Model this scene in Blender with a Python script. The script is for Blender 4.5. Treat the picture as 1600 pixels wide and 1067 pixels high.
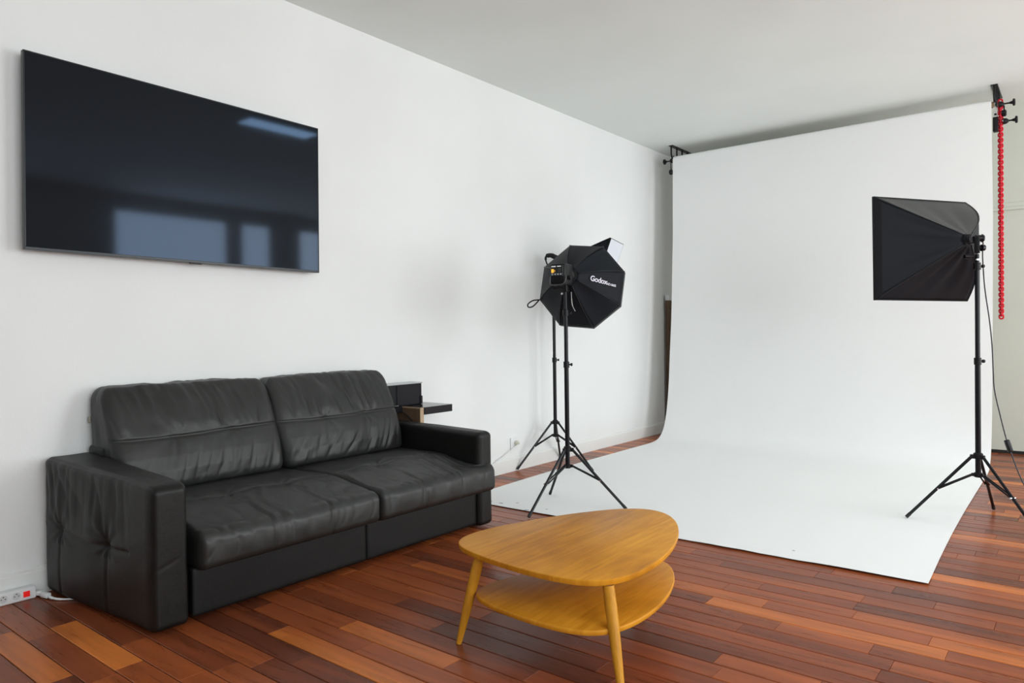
import bpy, bmesh, math, random
import numpy as np
from mathutils import Vector, Matrix
random.seed(7)
for o in list(bpy.data.objects): bpy.data.objects.remove(o)
SC = bpy.context.scene
COL = SC.collection

# ------------------------------------------------------------------ camera
cd = bpy.data.cameras.new('camera'); cam = bpy.data.objects.new('camera', cd); COL.objects.link(cam)
cd.sensor_width = 36.0; cd.lens = 1117.5/1600*36.0; cd.clip_start = 0.05; cd.clip_end = 60
R = ((0.78154667, 0.00251211, 0.62384172), (0.62370019, 0.01853012, -0.78144399), (-0.01352294, 0.99982515, 0.01291535))
m = Matrix(R).to_4x4(); m.translation = (3.5365, 0, 1.1); cam.matrix_world = m
SC.camera = cam

# ------------------------------------------------------------------ world, window light, exposure
PANE_POWER = 7.0
w = bpy.data.worlds.new('world'); SC.world = w; w.use_nodes = True
w.node_tree.nodes['Background'].inputs[0].default_value = (0.75, 0.86, 1.0, 1)
w.node_tree.nodes['Background'].inputs[1].default_value = 1.0
SC.view_settings.view_transform = 'Standard'; SC.view_settings.look = 'None'
SC.view_settings.gamma = 1.0; SC.view_settings.use_curve_mapping = False
SC.view_settings.exposure = 0.25
RX = 6.5; BY = 7.45; FY = -5.5; HZ = 3.0       # right wall, back wall, front wall, ceiling
# windows in the right wall: (y0, y1, z0, z1)
WINR = [(4.07, 5.70, 0.12, 2.82), (5.88, 6.42, 0.12, 2.82), (6.90, 7.38, 0.12, 2.82), (-1.3, 0.5, 0.9, 2.75), (0.75, 2.45, 0.9, 2.75)]
# window in the front wall (behind the camera): (x0, x1, z0, z1)
WINF = [(4.2, 5.4, 0.9, 2.5)]

# ------------------------------------------------------------------ helpers
def mat(name, col, rough=0.5, metal=0.0, spec=0.5, bump=None, emit=None, coat=0.0, var=None):
    mt = bpy.data.materials.new(name); mt.use_nodes = True; nt = mt.node_tree
    b = nt.nodes['Principled BSDF']
    b.inputs['Base Color'].default_value = (*col, 1); b.inputs['Roughness'].default_value = rough
    b.inputs['Metallic'].default_value = metal; b.inputs['Specular IOR Level'].default_value = spec
    b.inputs['Coat Weight'].default_value = coat
    if emit:
        b.inputs['Emission Color'].default_value = (*emit[0], 1); b.inputs['Emission Strength'].default_value = emit[1]
    tc = nt.nodes.new('ShaderNodeTexCoord')
    if bump:
        sc, st, dist = bump
        n = nt.nodes.new('ShaderNodeTexNoise'); n.inputs['Scale'].default_value = sc; n.inputs['Detail'].default_value = 5
        bp = nt.nodes.new('ShaderNodeBump'); bp.inputs['Strength'].default_value = st; bp.inputs['Distance'].default_value = dist
        nt.links.new(tc.outputs['Object'], n.inputs['Vector']); nt.links.new(n.outputs['Fac'], bp.inputs['Height'])
        nt.links.new(bp.outputs['Normal'], b.inputs['Normal'])
    if var:
        sc, amt = var
        n = nt.nodes.new('ShaderNodeTexNoise'); n.inputs['Scale'].default_value = sc; n.inputs['Detail'].default_value = 6
        r = nt.nodes.new('ShaderNodeValToRGB')
        r.color_ramp.elements[0].position = 0.3; r.color_ramp.elements[1].position = 0.7
        r.color_ramp.elements[0].color = (*[c*(1-amt) for c in col], 1); r.color_ramp.elements[1].color = (*[min(1, c*(1+amt*0.4)) for c in col], 1)
        nt.links.new(tc.outputs['Object'], n.inputs['Vector']); nt.links.new(n.outputs['Fac'], r.inputs['Fac'])
        nt.links.new(r.outputs['Color'], b.inputs['Base Color'])
    return mt

def N(nt, t, **kw):
    n = nt.nodes.new(t)
    for k, v in kw.items():
        if k in n.inputs: n.inputs[k].default_value = v
        else: setattr(n, k, v)
    return n

def finish(o, parent=None, mt=None, smooth=False):
    COL.objects.link(o)
    if parent: o.parent = parent
    if mt and o.data and not o.data.materials: o.data.materials.append(mt)
    if smooth:
        for p in o.data.polygons: p.use_smooth = True
    return o

def obj(name, bm, mt, parent=None, smooth=False):
    me = bpy.data.meshes.new(name)
    if smooth == 'auto':
        bmesh.ops.recalc_face_normals(bm, faces=bm.faces)
        for f in bm.faces: f.smooth = True
        for e in bm.edges:
            if len(e.link_faces) == 2 and e.calc_face_angle(0) > math.radians(35): e.smooth = False
    else:
        bmesh.ops.recalc_face_normals(bm, faces=bm.faces)
        for f in bm.faces: f.smooth = bool(smooth)
    bm.to_mesh(me); bm.free()
    return finish(bpy.data.objects.new(name, me), parent, mt)

def tag(o, label=None, cat=None, group=None, kind=None):
    if label: o['label'] = label
    if cat: o['category'] = cat
    if group: o['group'] = group
    if kind: o['kind'] = kind
    return o

def thing(name, label, cat, loc=(0, 0, 0), group=None):
    o = bpy.data.objects.new(name, None); COL.objects.link(o); o.empty_display_size = 0.1
    o.location = loc
    return tag(o, label, cat, group)

def put(o, root):     # part built in world coordinates, hung under an Empty placed at the thing's base
    o.parent = root; o.matrix_parent_inverse = Matrix.Translation(-Vector(root.location))
    return o

def box(bm, lo, hi, bev=0.0, seg=2, M=None):
    lo = Vector(lo); hi = Vector(hi)
    r = bmesh.ops.create_cube(bm, size=1.0)
    vs = r['verts']
    for v in vs: v.co = Vector(((lo[i]+hi[i])/2 + v.co[i]*(hi[i]-lo[i]) for i in range(3)))
    if bev > 0:
        es = list({e for v in vs for e in v.link_edges})
        rr = bmesh.ops.bevel(bm, geom=es, offset=bev, segments=seg, profile=0.5, affect='EDGES')
        vs = list({v for f in rr['faces'] for v in f.verts} | {v for v in vs if v.is_valid})
    if M is not None:
        for v in vs: v.co = M @ v.co
    return vs

def tube(bm, pts, rad, seg=12, cap=True, squash=None):
    pts = [Vector(p) for p in pts]; n = len(pts)
    if not isinstance(rad, (list, tuple)): rad = [rad]*n
    rings = []; up = None
    for i, p in enumerate(pts):
        d = (pts[min(i+1, n-1)]-pts[max(i-1, 0)]).normalized()
        if up is None:
            up = Vector((0, 0, 1)) if abs(d.z) < 0.9 else Vector((0, 1, 0))
        s = d.cross(up).normalized(); up2 = s.cross(d).normalized(); up = up2
        ring = []
        for k in range(seg):
            a = 2*math.pi*k/seg
            ring.append(bm.verts.new(p + (s*math.cos(a)*(squash or 1) + up2*math.sin(a))*rad[i]))
        rings.append(ring)
    for i in range(n-1):
        for k in range(seg):
            bm.faces.new((rings[i][k], rings[i][(k+1) % seg], rings[i+1][(k+1) % seg], rings[i+1][k]))
    if cap:
        bm.faces.new(rings[0][::-1]); bm.faces.new(rings[-1])
    return rings

def curve_pts(pts, n=8):           # Catmull-Rom through the points
    P = [Vector(p) for p in pts]; P = [2*P[0]-P[1]] + P + [2*P[-1]-P[-2]]
    out = []
    for i in range(1, len(P)-2):
        for k in range(n):
            t = k/n; a, b, c, d = P[i-1], P[i], P[i+1], P[i+2]
            out.append(0.5*((2*b)+(c-a)*t+(2*a-5*b+4*c-d)*t*t+(3*b-a-3*c+d)*t**3))
    out.append(P[-2]); return out

def frame_matrix(origin, zdir, xhint=(1, 0, 0)):
    z = Vector(zdir).normalized(); x = Vector(xhint); x = (x - z*x.dot(z)).normalized(); y = z.cross(x)
    M = Matrix((x, y, z)).transposed().to_4x4(); M.translation = Vector(origin); return M

def mesh_np(name, V, F, mt, parent=None, smooth=True):
    me = bpy.data.meshes.new(name); me.from_pydata([tuple(v) for v in V], [], [tuple(f) for f in F]); me.update()
    o = bpy.data.objects.new(name, me); finish(o, parent, mt)
    if smooth: me.polygons.foreach_set('use_smooth', [True]*len(me.polygons))
    return o

# value noise in numpy
def vnoise(x, y, seed=0):
    xi = np.floor(x).astype(np.int64); yi = np.floor(y).astype(np.int64)
    fx = x-xi; fy = y-yi; fx = fx*fx*(3-2*fx); fy = fy*fy*(3-2*fy)
    def h(a, b):
        n = (a*374761393 + b*668265263 + seed*1442695041) & 0x7fffffff
        n = ((n ^ (n >> 13))*1274126177) & 0x7fffffff
        return ((n ^ (n >> 16)) & 0xffff)/65535.0
    return (h(xi, yi)*(1-fx)+h(xi+1, yi)*fx)*(1-fy) + (h(xi, yi+1)*(1-fx)+h(xi+1, yi+1)*fx)*fy

def soft_box(lo, hi, r, step, disp=None):
    """rounded box surface grid in numpy; disp(P, Nrm) -> P"""
    lo = np.array(lo, float); hi = np.array(hi, float); c = (lo+hi)/2; h = (hi-lo)/2
    def ax(hh):
        n = max(4, int(round(2*hh/step))); return np.linspace(-hh, hh, n+1)
    A = [ax(h[i]) for i in range(3)]
    V = []; F = []; off = 0; keys = {}
    for a in range(3):
        u, v = (a+1) % 3, (a+2) % 3
        for s in (-1, 1):
            U, W = np.meshgrid(A[u], A[v], indexing='ij')
            P = np.zeros(U.shape+(3,)); P[..., a] = s*h[a]; P[..., u] = U; P[..., v] = W
            nu, nv = U.shape; P = P.reshape(-1, 3)
            ids = []
            for p in P:
                k = (round(p[0], 5), round(p[1], 5), round(p[2], 5))
                if k not in keys: keys[k] = len(V); V.append(p)
                ids.append(keys[k])
            ids = np.array(ids).reshape(nu, nv)
            q = np.stack([ids[:-1, :-1], ids[1:, :-1], ids[1:, 1:], ids[:-1, 1:]], -1).reshape(-1, 4)
            if s < 0: q = q[:, ::-1]
            F.append(q)
    V = np.array(V); F = np.concatenate(F)
    rr = np.minimum(r, h) if np.isscalar(r) else np.minimum(np.array(r), h)
    inner = np.clip(V, -(h-rr), h-rr); d = (V-inner)/rr
    L = np.linalg.norm(d, axis=1, keepdims=True); L[L == 0] = 1
    Nn = d/L
    P = inner + Nn*rr + c
    Nn = Nn/np.maximum(np.linalg.norm(Nn, axis=1, keepdims=True), 1e-9)
    if disp is not None: P = disp(P, Nn)
    return P, F

# ------------------------------------------------------------------ materials
def wall_material(name, col, stains=False):
    mt = bpy.data.materials.new(name); mt.use_nodes = True; nt = mt.node_tree; b = nt.nodes['Principled BSDF']
    b.inputs['Roughness'].default_value = 0.75; b.inputs['Specular IOR Level'].default_value = 0.25
    tc = N(nt, 'ShaderNodeTexCoord')
    n1 = N(nt, 'ShaderNodeTexNoise', Scale=1.3, Detail=4.0); n2 = N(nt, 'ShaderNodeTexNoise', Scale=90.0, Detail=4.0)
    n3 = N(nt, 'ShaderNodeTexNoise', Scale=7.0, Detail=8.0, Roughness=0.7)
    for n in (n1, n2, n3): nt.links.new(tc.outputs['Object'], n.inputs['Vector'])
    r = N(nt, 'ShaderNodeValToRGB'); r.color_ramp.elements[0].position = 0.35; r.color_ramp.elements[1].position = 0.65
    r.color_ramp.elements[0].color = (*[c*0.965 for c in col], 1); r.color_ramp.elements[1].color = (*col, 1)
    nt.links.new(n1.outputs['Fac'], r.inputs['Fac'])
    last = r.outputs['Color']
    if stains:
        s = N(nt, 'ShaderNodeValToRGB'); s.color_ramp.elements[0].position = 0.68; s.color_ramp.elements[1].position = 0.82
        s.color_ramp.elements[0].color = (0, 0, 0, 1); s.color_ramp.elements[1].color = (0.35, 0.35, 0.35, 1)
        nt.links.new(n3.outputs['Fac'], s.inputs['Fac'])
        mx = N(nt, 'ShaderNodeMix', data_type='RGBA'); nt.links.new(s.outputs['Color'], mx.inputs['Factor'])
        nt.links.new(last, mx.inputs['A']); mx.inputs['B'].default_value = (col[0]*0.88, col[1]*0.85, col[2]*0.80, 1)
        last = mx.outputs['Result']
    nt.links.new(last, b.inputs['Base Color'])
    bp = N(nt, 'ShaderNodeBump', Strength=0.12, Distance=0.004); nt.links.new(n2.outputs['Fac'], bp.inputs['Height'])
    nt.links.new(bp.outputs['Normal'], b.inputs['Normal'])
    return mt

M_wall = wall_material('white_wall_paint', (0.815, 0.826, 0.815), True)
M_back = wall_material('grey_green_wall_paint', (0.66, 0.69, 0.61), True)
M_ceil = wall_material('ceiling_paint', (0.83, 0.865, 0.84))
M_trim = mat('white_gloss_trim', (0.80, 0.81, 0.79), 0.4)
M_joint = mat('dark_joint', (0.012, 0.007, 0.005), 0.8)
M_white = mat('white_plastic', (0.80, 0.81, 0.82), 0.3)
M_black = mat('black_plastic', (0.007, 0.007, 0.0085), 0.4, spec=0.25)
M_blackm = mat('black_painted_steel', (0.0065, 0.0065, 0.009), 0.3, spec=0.25)
M_rubber = mat('black_rubber', (0.012, 0.012, 0.012), 0.7)
M_chrome = mat('chrome', (0.75, 0.75, 0.77), 0.18, metal=1.0)
M_red = mat('red_plastic', (0.60, 0.006, 0.022), 0.35, spec=0.3)
M_fabric = mat('black_nylon', (0.0058, 0.0075, 0.0110), 0.6, spec=0.18, bump=(420, 0.25, 0.001))
M_fabtop = mat('black_nylon_painted_sheen', (0.030, 0.033, 0.033), 0.42, spec=0.45, bump=(420, 0.25, 0.001))  # same nylon with paler colour: light on the softbox top painted in
M_diff = mat('white_diffuser_cloth', (0.78, 0.80, 0.88), 0.7)
M_silver = mat('silver_lining', (0.6, 0.6, 0.62), 0.35, metal=0.7)
M_print = mat('white_print', (0.80, 0.78, 0.88), 0.6)

def leather(name, col, rough=0.42, spec=0.5):
    mt = bpy.data.materials.new(name); mt.use_nodes = True; nt = mt.node_tree; b = nt.nodes['Principled BSDF']
    b.inputs['Specular IOR Level'].default_value = spec
    tc = N(nt, 'ShaderNodeTexCoord')
    v = N(nt, 'ShaderNodeTexVoronoi', Scale=260.0); n = N(nt, 'ShaderNodeTexNoise', Scale=9.0, Detail=6.0); n2 = N(nt, 'ShaderNodeTexNoise', Scale=38.0, Detail=5.0, Distortion=0.6)
    for k in (v, n, n2): nt.links.new(tc.outputs['Object'], k.inputs['Vector'])
    r = N(nt, 'ShaderNodeValToRGB'); r.color_ramp.elements[0].position = 0.3; r.color_ramp.elements[1].position = 0.75
    r.color_ramp.elements[0].color = (*[c*0.85 for c in col], 1); r.color_ramp.elements[1].color = (*[c*1.3 for c in col], 1)
    nt.links.new(n.outputs['Fac'], r.inputs['Fac']); nt.links.new(r.outputs['Color'], b.inputs['Base Color'])
    mr = N(nt, 'ShaderNodeMapRange'); mr.inputs['To Min'].default_value = rough-0.07; mr.inputs['To Max'].default_value = rough+0.12
    nt.links.new(n.outputs['Fac'], mr.inputs['Value']); nt.links.new(mr.outputs['Result'], b.inputs['Roughness'])
    b1 = N(nt, 'ShaderNodeBump', Strength=0.25, Distance=0.0008); nt.links.new(v.outputs['Distance'], b1.inputs['Height'])
    b2 = N(nt, 'ShaderNodeBump', Strength=0.22, Distance=0.003); nt.links.new(n2.outputs['Fac'], b2.inputs['Height'])
    nt.links.new(b1.outputs['Normal'], b2.inputs['Normal']); nt.links.new(b2.outputs['Normal'], b.inputs['Normal'])
    return mt
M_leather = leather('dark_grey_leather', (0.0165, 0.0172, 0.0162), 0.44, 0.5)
M_leather_arm = leather('dark_grey_leather_arm_shaded', (0.0055, 0.0055, 0.0050), 0.44, 0.32)  # same leather as the cushions, darkened to paint in the arms' shade
M_leather2 = leather('dark_grey_leather_base_shaded', (0.0050, 0.0050, 0.0050), 0.50, 0.30)  # cushion leather again, shade of base and frame put into a darker colour

def plank_material():
    mt = bpy.data.materials.new('reddish_hardwood_planks'); mt.use_nodes = True; nt = mt.node_tree; b = nt.nodes['Principled BSDF']
    at = N(nt, 'ShaderNodeAttribute', attribute_name='tone')
    tc = N(nt, 'ShaderNodeTexCoord'); mp = N(nt, 'ShaderNodeMapping'); mp.inputs['Scale'].default_value = (2.2, 26.0, 1.0)
    nt.links.new(tc.outputs['Object'], mp.inputs['Vector'])
    add = N(nt, 'ShaderNodeVectorMath', operation='ADD'); sc = N(nt, 'ShaderNodeVectorMath', operation='SCALE'); sc.inputs['Scale'].default_value = 57.0
    cmb = N(nt, 'ShaderNodeCombineXYZ')
    for i in range(3): nt.links.new(at.outputs['Fac'], cmb.inputs[i])
    nt.links.new(cmb.outputs[0], sc.inputs[0]); nt.links.new(mp.outputs[0], add.inputs[0]); nt.links.new(sc.outputs[0], add.inputs[1])
    g = N(nt, 'ShaderNodeTexNoise', Scale=1.0, Detail=6.0, Roughness=0.52, Distortion=0.8); nt.links.new(add.outputs[0], g.inputs['Vector'])
    r = N(nt, 'ShaderNodeValToRGB'); cr = r.color_ramp
    cr.elements[0].position = 0.0; cr.elements[0].color = (0.130, 0.036, 0.017, 1)
    cr.elements[1].position = 1.0; cr.elements[1].color = (0.62, 0.185, 0.038, 1)
    e = cr.elements.new(0.35); e.color = (0.235, 0.058, 0.021, 1)
    e = cr.elements.new(0.7); e.color = (0.36, 0.092, 0.027, 1)
    big = N(nt, 'ShaderNodeTexNoise', Scale=0.33, Detail=3.0); nt.links.new(add.outputs[0], big.inputs['Vector'])
    tm = N(nt, 'ShaderNodeMath', operation='MULTIPLY_ADD'); nt.links.new(big.outputs['Fac'], tm.inputs[0]); tm.inputs[1].default_value = 0.75; tm.inputs[2].default_value = -0.375
    ta = N(nt, 'ShaderNodeMath', operation='ADD'); nt.links.new(tm.outputs[0], ta.inputs[0]); nt.links.new(at.outputs['Fac'], ta.inputs[1])
    nt.links.new(ta.outputs[0], r.inputs['Fac'])
    gr = N(nt, 'ShaderNodeMapRange'); gr.inputs['From Min'].default_value = 0.3; gr.inputs['From Max'].default_value = 0.7
    gr.inputs['To Min'].default_value = 0.74; gr.inputs['To Max'].default_value = 1.22
    nt.links.new(g.outputs['Fac'], gr.inputs['Value'])
    mul = N(nt, 'ShaderNodeVectorMath', operation='SCALE'); nt.links.new(r.outputs['Color'], mul.inputs[0]); nt.links.new(gr.outputs[0], mul.inputs['Scale'])
    nt.links.new(mul.outputs[0], b.inputs['Base Color'])
    rr = N(nt, 'ShaderNodeMapRange'); rr.inputs['To Min'].default_value = 0.22; rr.inputs['To Max'].default_value = 0.36
    nt.links.new(g.outputs['Fac'], rr.inputs['Value']); nt.links.new(rr.outputs[0], b.inputs['Roughness'])
    b.inputs['Specular IOR Level'].default_value = 0.17
    bp = N(nt, 'ShaderNodeBump', Strength=0.12, Distance=0.001); nt.links.new(g.outputs['Fac'], bp.inputs['Height']); nt.links.new(bp.outputs['Normal'], b.inputs['Normal'])
    return mt
M_plank = plank_material()

def wood(name, c0, c1, c2, scale=(3, 30, 3), rough=0.35, rot=0.0, coat=0.0, spec=0.4):
    mt = bpy.data.materials.new(name); mt.use_nodes = True; nt = mt.node_tree; b = nt.nodes['Principled BSDF']
    tc = N(nt, 'ShaderNodeTexCoord'); mp0 = N(nt, 'ShaderNodeMapping'); mp0.inputs['Rotation'].default_value = (0, 0, rot)
    mp = N(nt, 'ShaderNodeMapping'); mp.inputs['Scale'].default_value = scale
    nt.links.new(tc.outputs['Object'], mp0.inputs['Vector']); nt.links.new(mp0.outputs[0], mp.inputs['Vector'])
    g = N(nt, 'ShaderNodeTexNoise', Scale=1.0, Detail=9.0, Roughness=0.6, Distortion=1.2); nt.links.new(mp.outputs[0], g.inputs['Vector'])
    g2 = N(nt, 'ShaderNodeTexNoise', Scale=2.6, Detail=4.0, Distortion=0.5); nt.links.new(tc.outputs['Object'], g2.inputs['Vector'])
    ad = N(nt, 'ShaderNodeMath', operation='MULTIPLY_ADD'); ad.inputs[1].default_value = 0.55
    nt.links.new(g2.outputs['Fac'], ad.inputs[0])
    ml = N(nt, 'ShaderNodeMath', operation='MULTIPLY'); ml.inputs[1].default_value = 0.5; nt.links.new(g.outputs['Fac'], ml.inputs[0])
    nt.links.new(ml.outputs[0], ad.inputs[2])
    r = N(nt, 'ShaderNodeValToRGB'); cr = r.color_ramp; cr.elements[0].position = 0.36; cr.elements[0].color = (*c0, 1)
    cr.elements[1].position = 0.68; cr.elements[1].color = (*c2, 1); e = cr.elements.new(0.5); e.color = (*c1, 1)
    nt.links.new(ad.outputs[0], r.inputs['Fac']); nt.links.new(r.outputs['Color'], b.inputs['Base Color'])
    b.inputs['Roughness'].default_value = rough; b.inputs['Specular IOR Level'].default_value = spec; b.inputs['Coat Weight'].default_value = coat; b.inputs['Coat Roughness'].default_value = 0.25
    bp = N(nt, 'ShaderNodeBump', Strength=0.1, Distance=0.001); nt.links.new(g.outputs['Fac'], bp.inputs['Height']); nt.links.new(bp.outputs['Normal'], b.inputs['Normal'])
    return mt
# table top grain runs roughly from the left corner towards the back right
M_oak = wood('honey_oak_veneer', (0.43, 0.160, 0.010), (0.60, 0.245, 0.016), (0.74, 0.335, 0.030), scale=(30, 2.6, 3), rough=0.40, rot=0.0, spec=0.15)
M_oak2 = wood('honey_oak_veneer_darker', (0.38, 0.135, 0.009), (0.54, 0.215, 0.014), (0.68, 0.295, 0.026), scale=(30, 2.6, 3), rough=0.40, rot=0.0, spec=0.15)
M_oakleg = wood('honey_oak_solid', (0.40, 0.165, 0.010), (0.54, 0.24, 0.016), (0.66, 0.31, 0.026), scale=(30, 30, 4), rough=0.40, spec=0.2)
M_ply = wood('pale_plywood', (0.36, 0.25, 0.15), (0.46, 0.33, 0.21), (0.55, 0.41, 0.27), scale=(3, 3, 30), rough=0.6)
M_brownwood = wood('brown_wood', (0.085, 0.050, 0.028), (0.125, 0.075, 0.043), (0.16, 0.10, 0.058), scale=(14, 14, 2), rough=0.6)

# ------------------------------------------------------------------ room shell
bm = bmesh.new(); box(bm, (-0.12, FY-0.1, -0.12), (RX+0.12, BY+0.12, -0.0045))
floor = tag(obj('floor', bm, M_joint), kind='structure')
bm = bmesh.new(); box(bm, (-0.12, FY-0.1, HZ), (RX+0.12, BY+0.12, HZ+0.12)); tag(obj('ceiling', bm, M_ceil), kind='structure')
bm = bmesh.new(); box(bm, (-0.12, FY-0.1, 0), (0, BY+0.12, HZ)); tag(obj('wall_left', bm, M_wall), kind='structure')
bm = bmesh.new(); box(bm, (0, BY, 0), (RX, BY+0.12, HZ)); tag(obj('wall_back', bm, M_back), kind='structure')
def holed(name, axis, pos, th, a0, a1, wins, mt):
    bm = bmesh.new(); cur = a0
    def bx(u0, u1, z0, z1):
        if axis == 'x': box(bm, (pos, u0, z0), (pos+th, u1, z1))
        else: box(bm, (u0, pos-th, z0), (u1, pos, z1))
    for (u0, u1, z0, z1) in sorted(wins):
        bx(cur, u0, 0, HZ); bx(u0, u1, 0, z0); bx(u0, u1, z1, HZ); cur = u1
    bx(cur, a1, 0, HZ)
    return tag(obj(name, bm, mt), kind='structure')
holed('wall_right', 'x', RX, 0.12, FY, BY, WINR, M_wall)
holed('wall_front', 'y', FY, 0.12, 0, RX, WINF, wall_material('light_dimming_grey', (0.34, 0.34, 0.33)))  # unseen wall, its grey invented to cut light bounced onto the sofa arm
M_pane = mat('daylit_frosted_pane', (0.1, 0.1, 0.1), 0.5, emit=((0.935, 0.985, 1.015), PANE_POWER))
k = 0
for (ws, ax_) in ((WINR, 'x'), (WINF, 'y')):
    for (u0, u1, z0, z1) in ws:
        k += 1
        bm = bmesh.new(); f = 0.045
        def bx(a, b, c, d):
            if ax_ == 'x': box(bm, (RX+0.02, a, c), (RX+0.075, b, d), 0.004, 1)
            else: box(bm, (a, FY-0.075, c), (b, FY-0.02, d), 0.004, 1)
        bx(u0, u1, z0, z0+f); bx(u0, u1, z1-f, z1); bx(u0, u0+f, z0+f, z1-f); bx(u1-f, u1, z0+f, z1-f)
        nm = max(0, int((u1-u0)/0.9))
        for j in range(nm):
            if nm < 1: break
            um = u0+(u1-u0)*(j+1)/(nm+1)
            if ax_ == 'y': bx(um-0.02, um+0.02, z0+f, z1-f)
        wo = tag(obj('window_%d' % k, bm, M_trim), kind='structure')
        bm = bmesh.new()
        if ax_ == 'x': vs = [(RX+0.05, u0+f, z0+f), (RX+0.05, u0+f, z1-f), (RX+0.05, u1-f, z1-f), (RX+0.05, u1-f, z0+f)]
        else: vs = [(u0+f, FY-0.05, z0+f), (u0+f, FY-0.05, z1-f), (u1-f, FY-0.05, z1-f), (u1-f, FY-0.05, z0+f)]
        bm.faces.new([bm.verts.new(v) for v in vs])
        obj('pane', bm, M_pane, wo)

# skirting: moulded board with a small bead on top
def skirting(name, pts, mt):
    bm = bmesh.new(); prof = [(0.0, 0.0), (0.014, 0.0), (0.014, 0.098), (0.010, 0.104), (0.010, 0.110), (0.004, 0.116), (0.0, 0.116)]
    (x0, y0), (x1, y1) = pts; rings = []
    for (x, y) in pts:
        ring = []
        for (d, z) in prof:
            ring.append(bm.verts.new((x+(d if x0 == x1 else 0), y-(d if y0 == y1 else 0), z)))
        rings.append(ring)
    n = len(prof)
    for i in range(n): bm.faces.new((rings[0][i], rings[0][(i+1) % n], rings[1][(i+1) % n], rings[1][i]))
    bm.faces.new(rings[0]); bm.faces.new(rings[1])
    return tag(obj(name, bm, mt), kind='structure')
skirting('baseboard_left', [(0.0, FY), (0.0, BY)], M_trim)
bm = bmesh.new(); box(bm, (0.02, BY-0.006, 0.0), (RX, BY, 0.028)); tag(obj('shadow_gap_back', bm, mat('dark_shadow_gap_strip', (0.01, 0.009, 0.008), 0.7)), kind='structure')  # dark strip painting the shade of the gap under the back wall
bm = bmesh.new(); box(bm, (2.2, BY-0.022, 2.085), (RX, BY, 2.112), 0.004, 2); box(bm, (2.2, BY-0.010, 2.112), (RX, BY, 2.15), 0.003, 1)
tag(obj('trim_1', bm, M_back), kind='structure')

# ------------------------------------------------------------------ floor planks
camv = Vector((3.5365, 0, 1.1)); Rm = Matrix(R)
def px(p):
    c = Rm.transposed() @ (Vector(p)-camv)
    if c.z > -0.1: return None
    return (800+1117.5*c.x/-c.z, 533.5-1117.5*c.y/-c.z)
PW = 0.0945; row0 = 1.008-12*PW
planks = []
y = row0; ri = 0
while y < BY-0.001:
    y1 = min(y+PW, BY); x = -random.random()*0.6
    while x < RX:
        L = random.choice([0.30, 0.42, 0.5, 0.55, 0.7, 0.8, 0.95]) + random.random()*0.08
        xa, xb = max(x, 0.002), min(x+L, RX)
        if xb-xa > 0.02: planks.append((xa, xb, y, y1, min(1, max(0, random.triangular(-0.1, 1.08, 0.45)))))
        x += L
    y = y1; ri += 1
def plank_bm(bm, lay, p):
    g = 0.0010; c = 0.0022
    x0, x1, y0, y1, t = p; x0 += g*0.3; x1 -= g*0.3; y0 += g*1.7; y1 -= g*1.7
    V = lambda a, b, z: bm.verts.new((a, b, z))
    lo = [V(x0, y0, -0.0045), V(x1, y0, -0.0045), V(x1, y1, -0.0045), V(x0, y1, -0.0045)]
    mi = [V(x0, y0, -0.0014), V(x1, y0, -0.0014), V(x1, y1, -0.0014), V(x0, y1, -0.0014)]
    e = c*0.35
    hi = [V(x0+e, y0+c, 0), V(x1-e, y0+c, 0), V(x1-e, y1-c, 0), V(x0+e, y1-c, 0)]
    fs = [bm.faces.new(hi)]
    for a, b in ((lo, mi), (mi, hi)):
        for i in range(4): fs.append(bm.faces.new((a[i], a[(i+1) % 4], b[(i+1) % 4], b[i])))
    for f in fs: f[lay] = t
def visible(p):
    cx, cy = (p[0]+p[1])/2, (p[2]+p[3])/2
    best = 0
    pts = [px((a, b, 0)) for a in (p[0], p[1]) for b in (p[2], p[3])]
    if any(q is None for q in pts): return -1
    if not any(-60 < q[0] < 1660 and -60 < q[1] < 1120 for q in pts): return -1
    if 0.1 < cx < 0.84 and 1.25 < cy < 3.05: return -1          # under the sofa
    if 0.40 < cx < 2.95 and 3.6 < cy < 6.4: return -1           # under the paper
    xs = [q[0] for q in pts]; ys = [q[1] for q in pts]
    return (max(xs)-min(xs))*(max(ys)-min(ys))
scored = sorted(((visible(p), i) for i, p in enumerate(planks)), reverse=True)
singles = {i for s, i in scored[:298] if s > 60}
bmr = bmesh.new(); layr = bmr.faces.layers.float.new('tone')
for i, p in enumerate(planks):
    if i in singles:
        b_ = bmesh.new(); lay = b_.faces.layers.float.new('tone'); plank_bm(b_, lay, p)
        obj('floor_plank', b_, M_plank, floor)
    else: plank_bm(bmr, layr, p)
tag(obj('floor_planks_rest', bmr, M_plank, floor), kind='stuff')

# ------------------------------------------------------------------ ceiling light panel (seen mirrored in the television)
t = thing('ceiling_light', 'slim bluish white ceiling light panel mirrored in the top corner of the television', 'ceiling light', (2.3, 3.78, HZ))
bm = bmesh.new(); box(bm, (2.18, 3.42, HZ-0.03), (2.42, 4.14, HZ), 0.006, 2); put(obj('housing', bm, M_white), t)
bm = bmesh.new(); box(bm, (2.20, 3.44, HZ-0.034), (2.40, 4.12, HZ-0.0302)); put(obj('diffuser', bm, mat('lit_diffuser', (0.8, 0.8, 0.8), 0.5, emit=((0.62, 0.84, 1.0), 9.0))), t)

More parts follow.
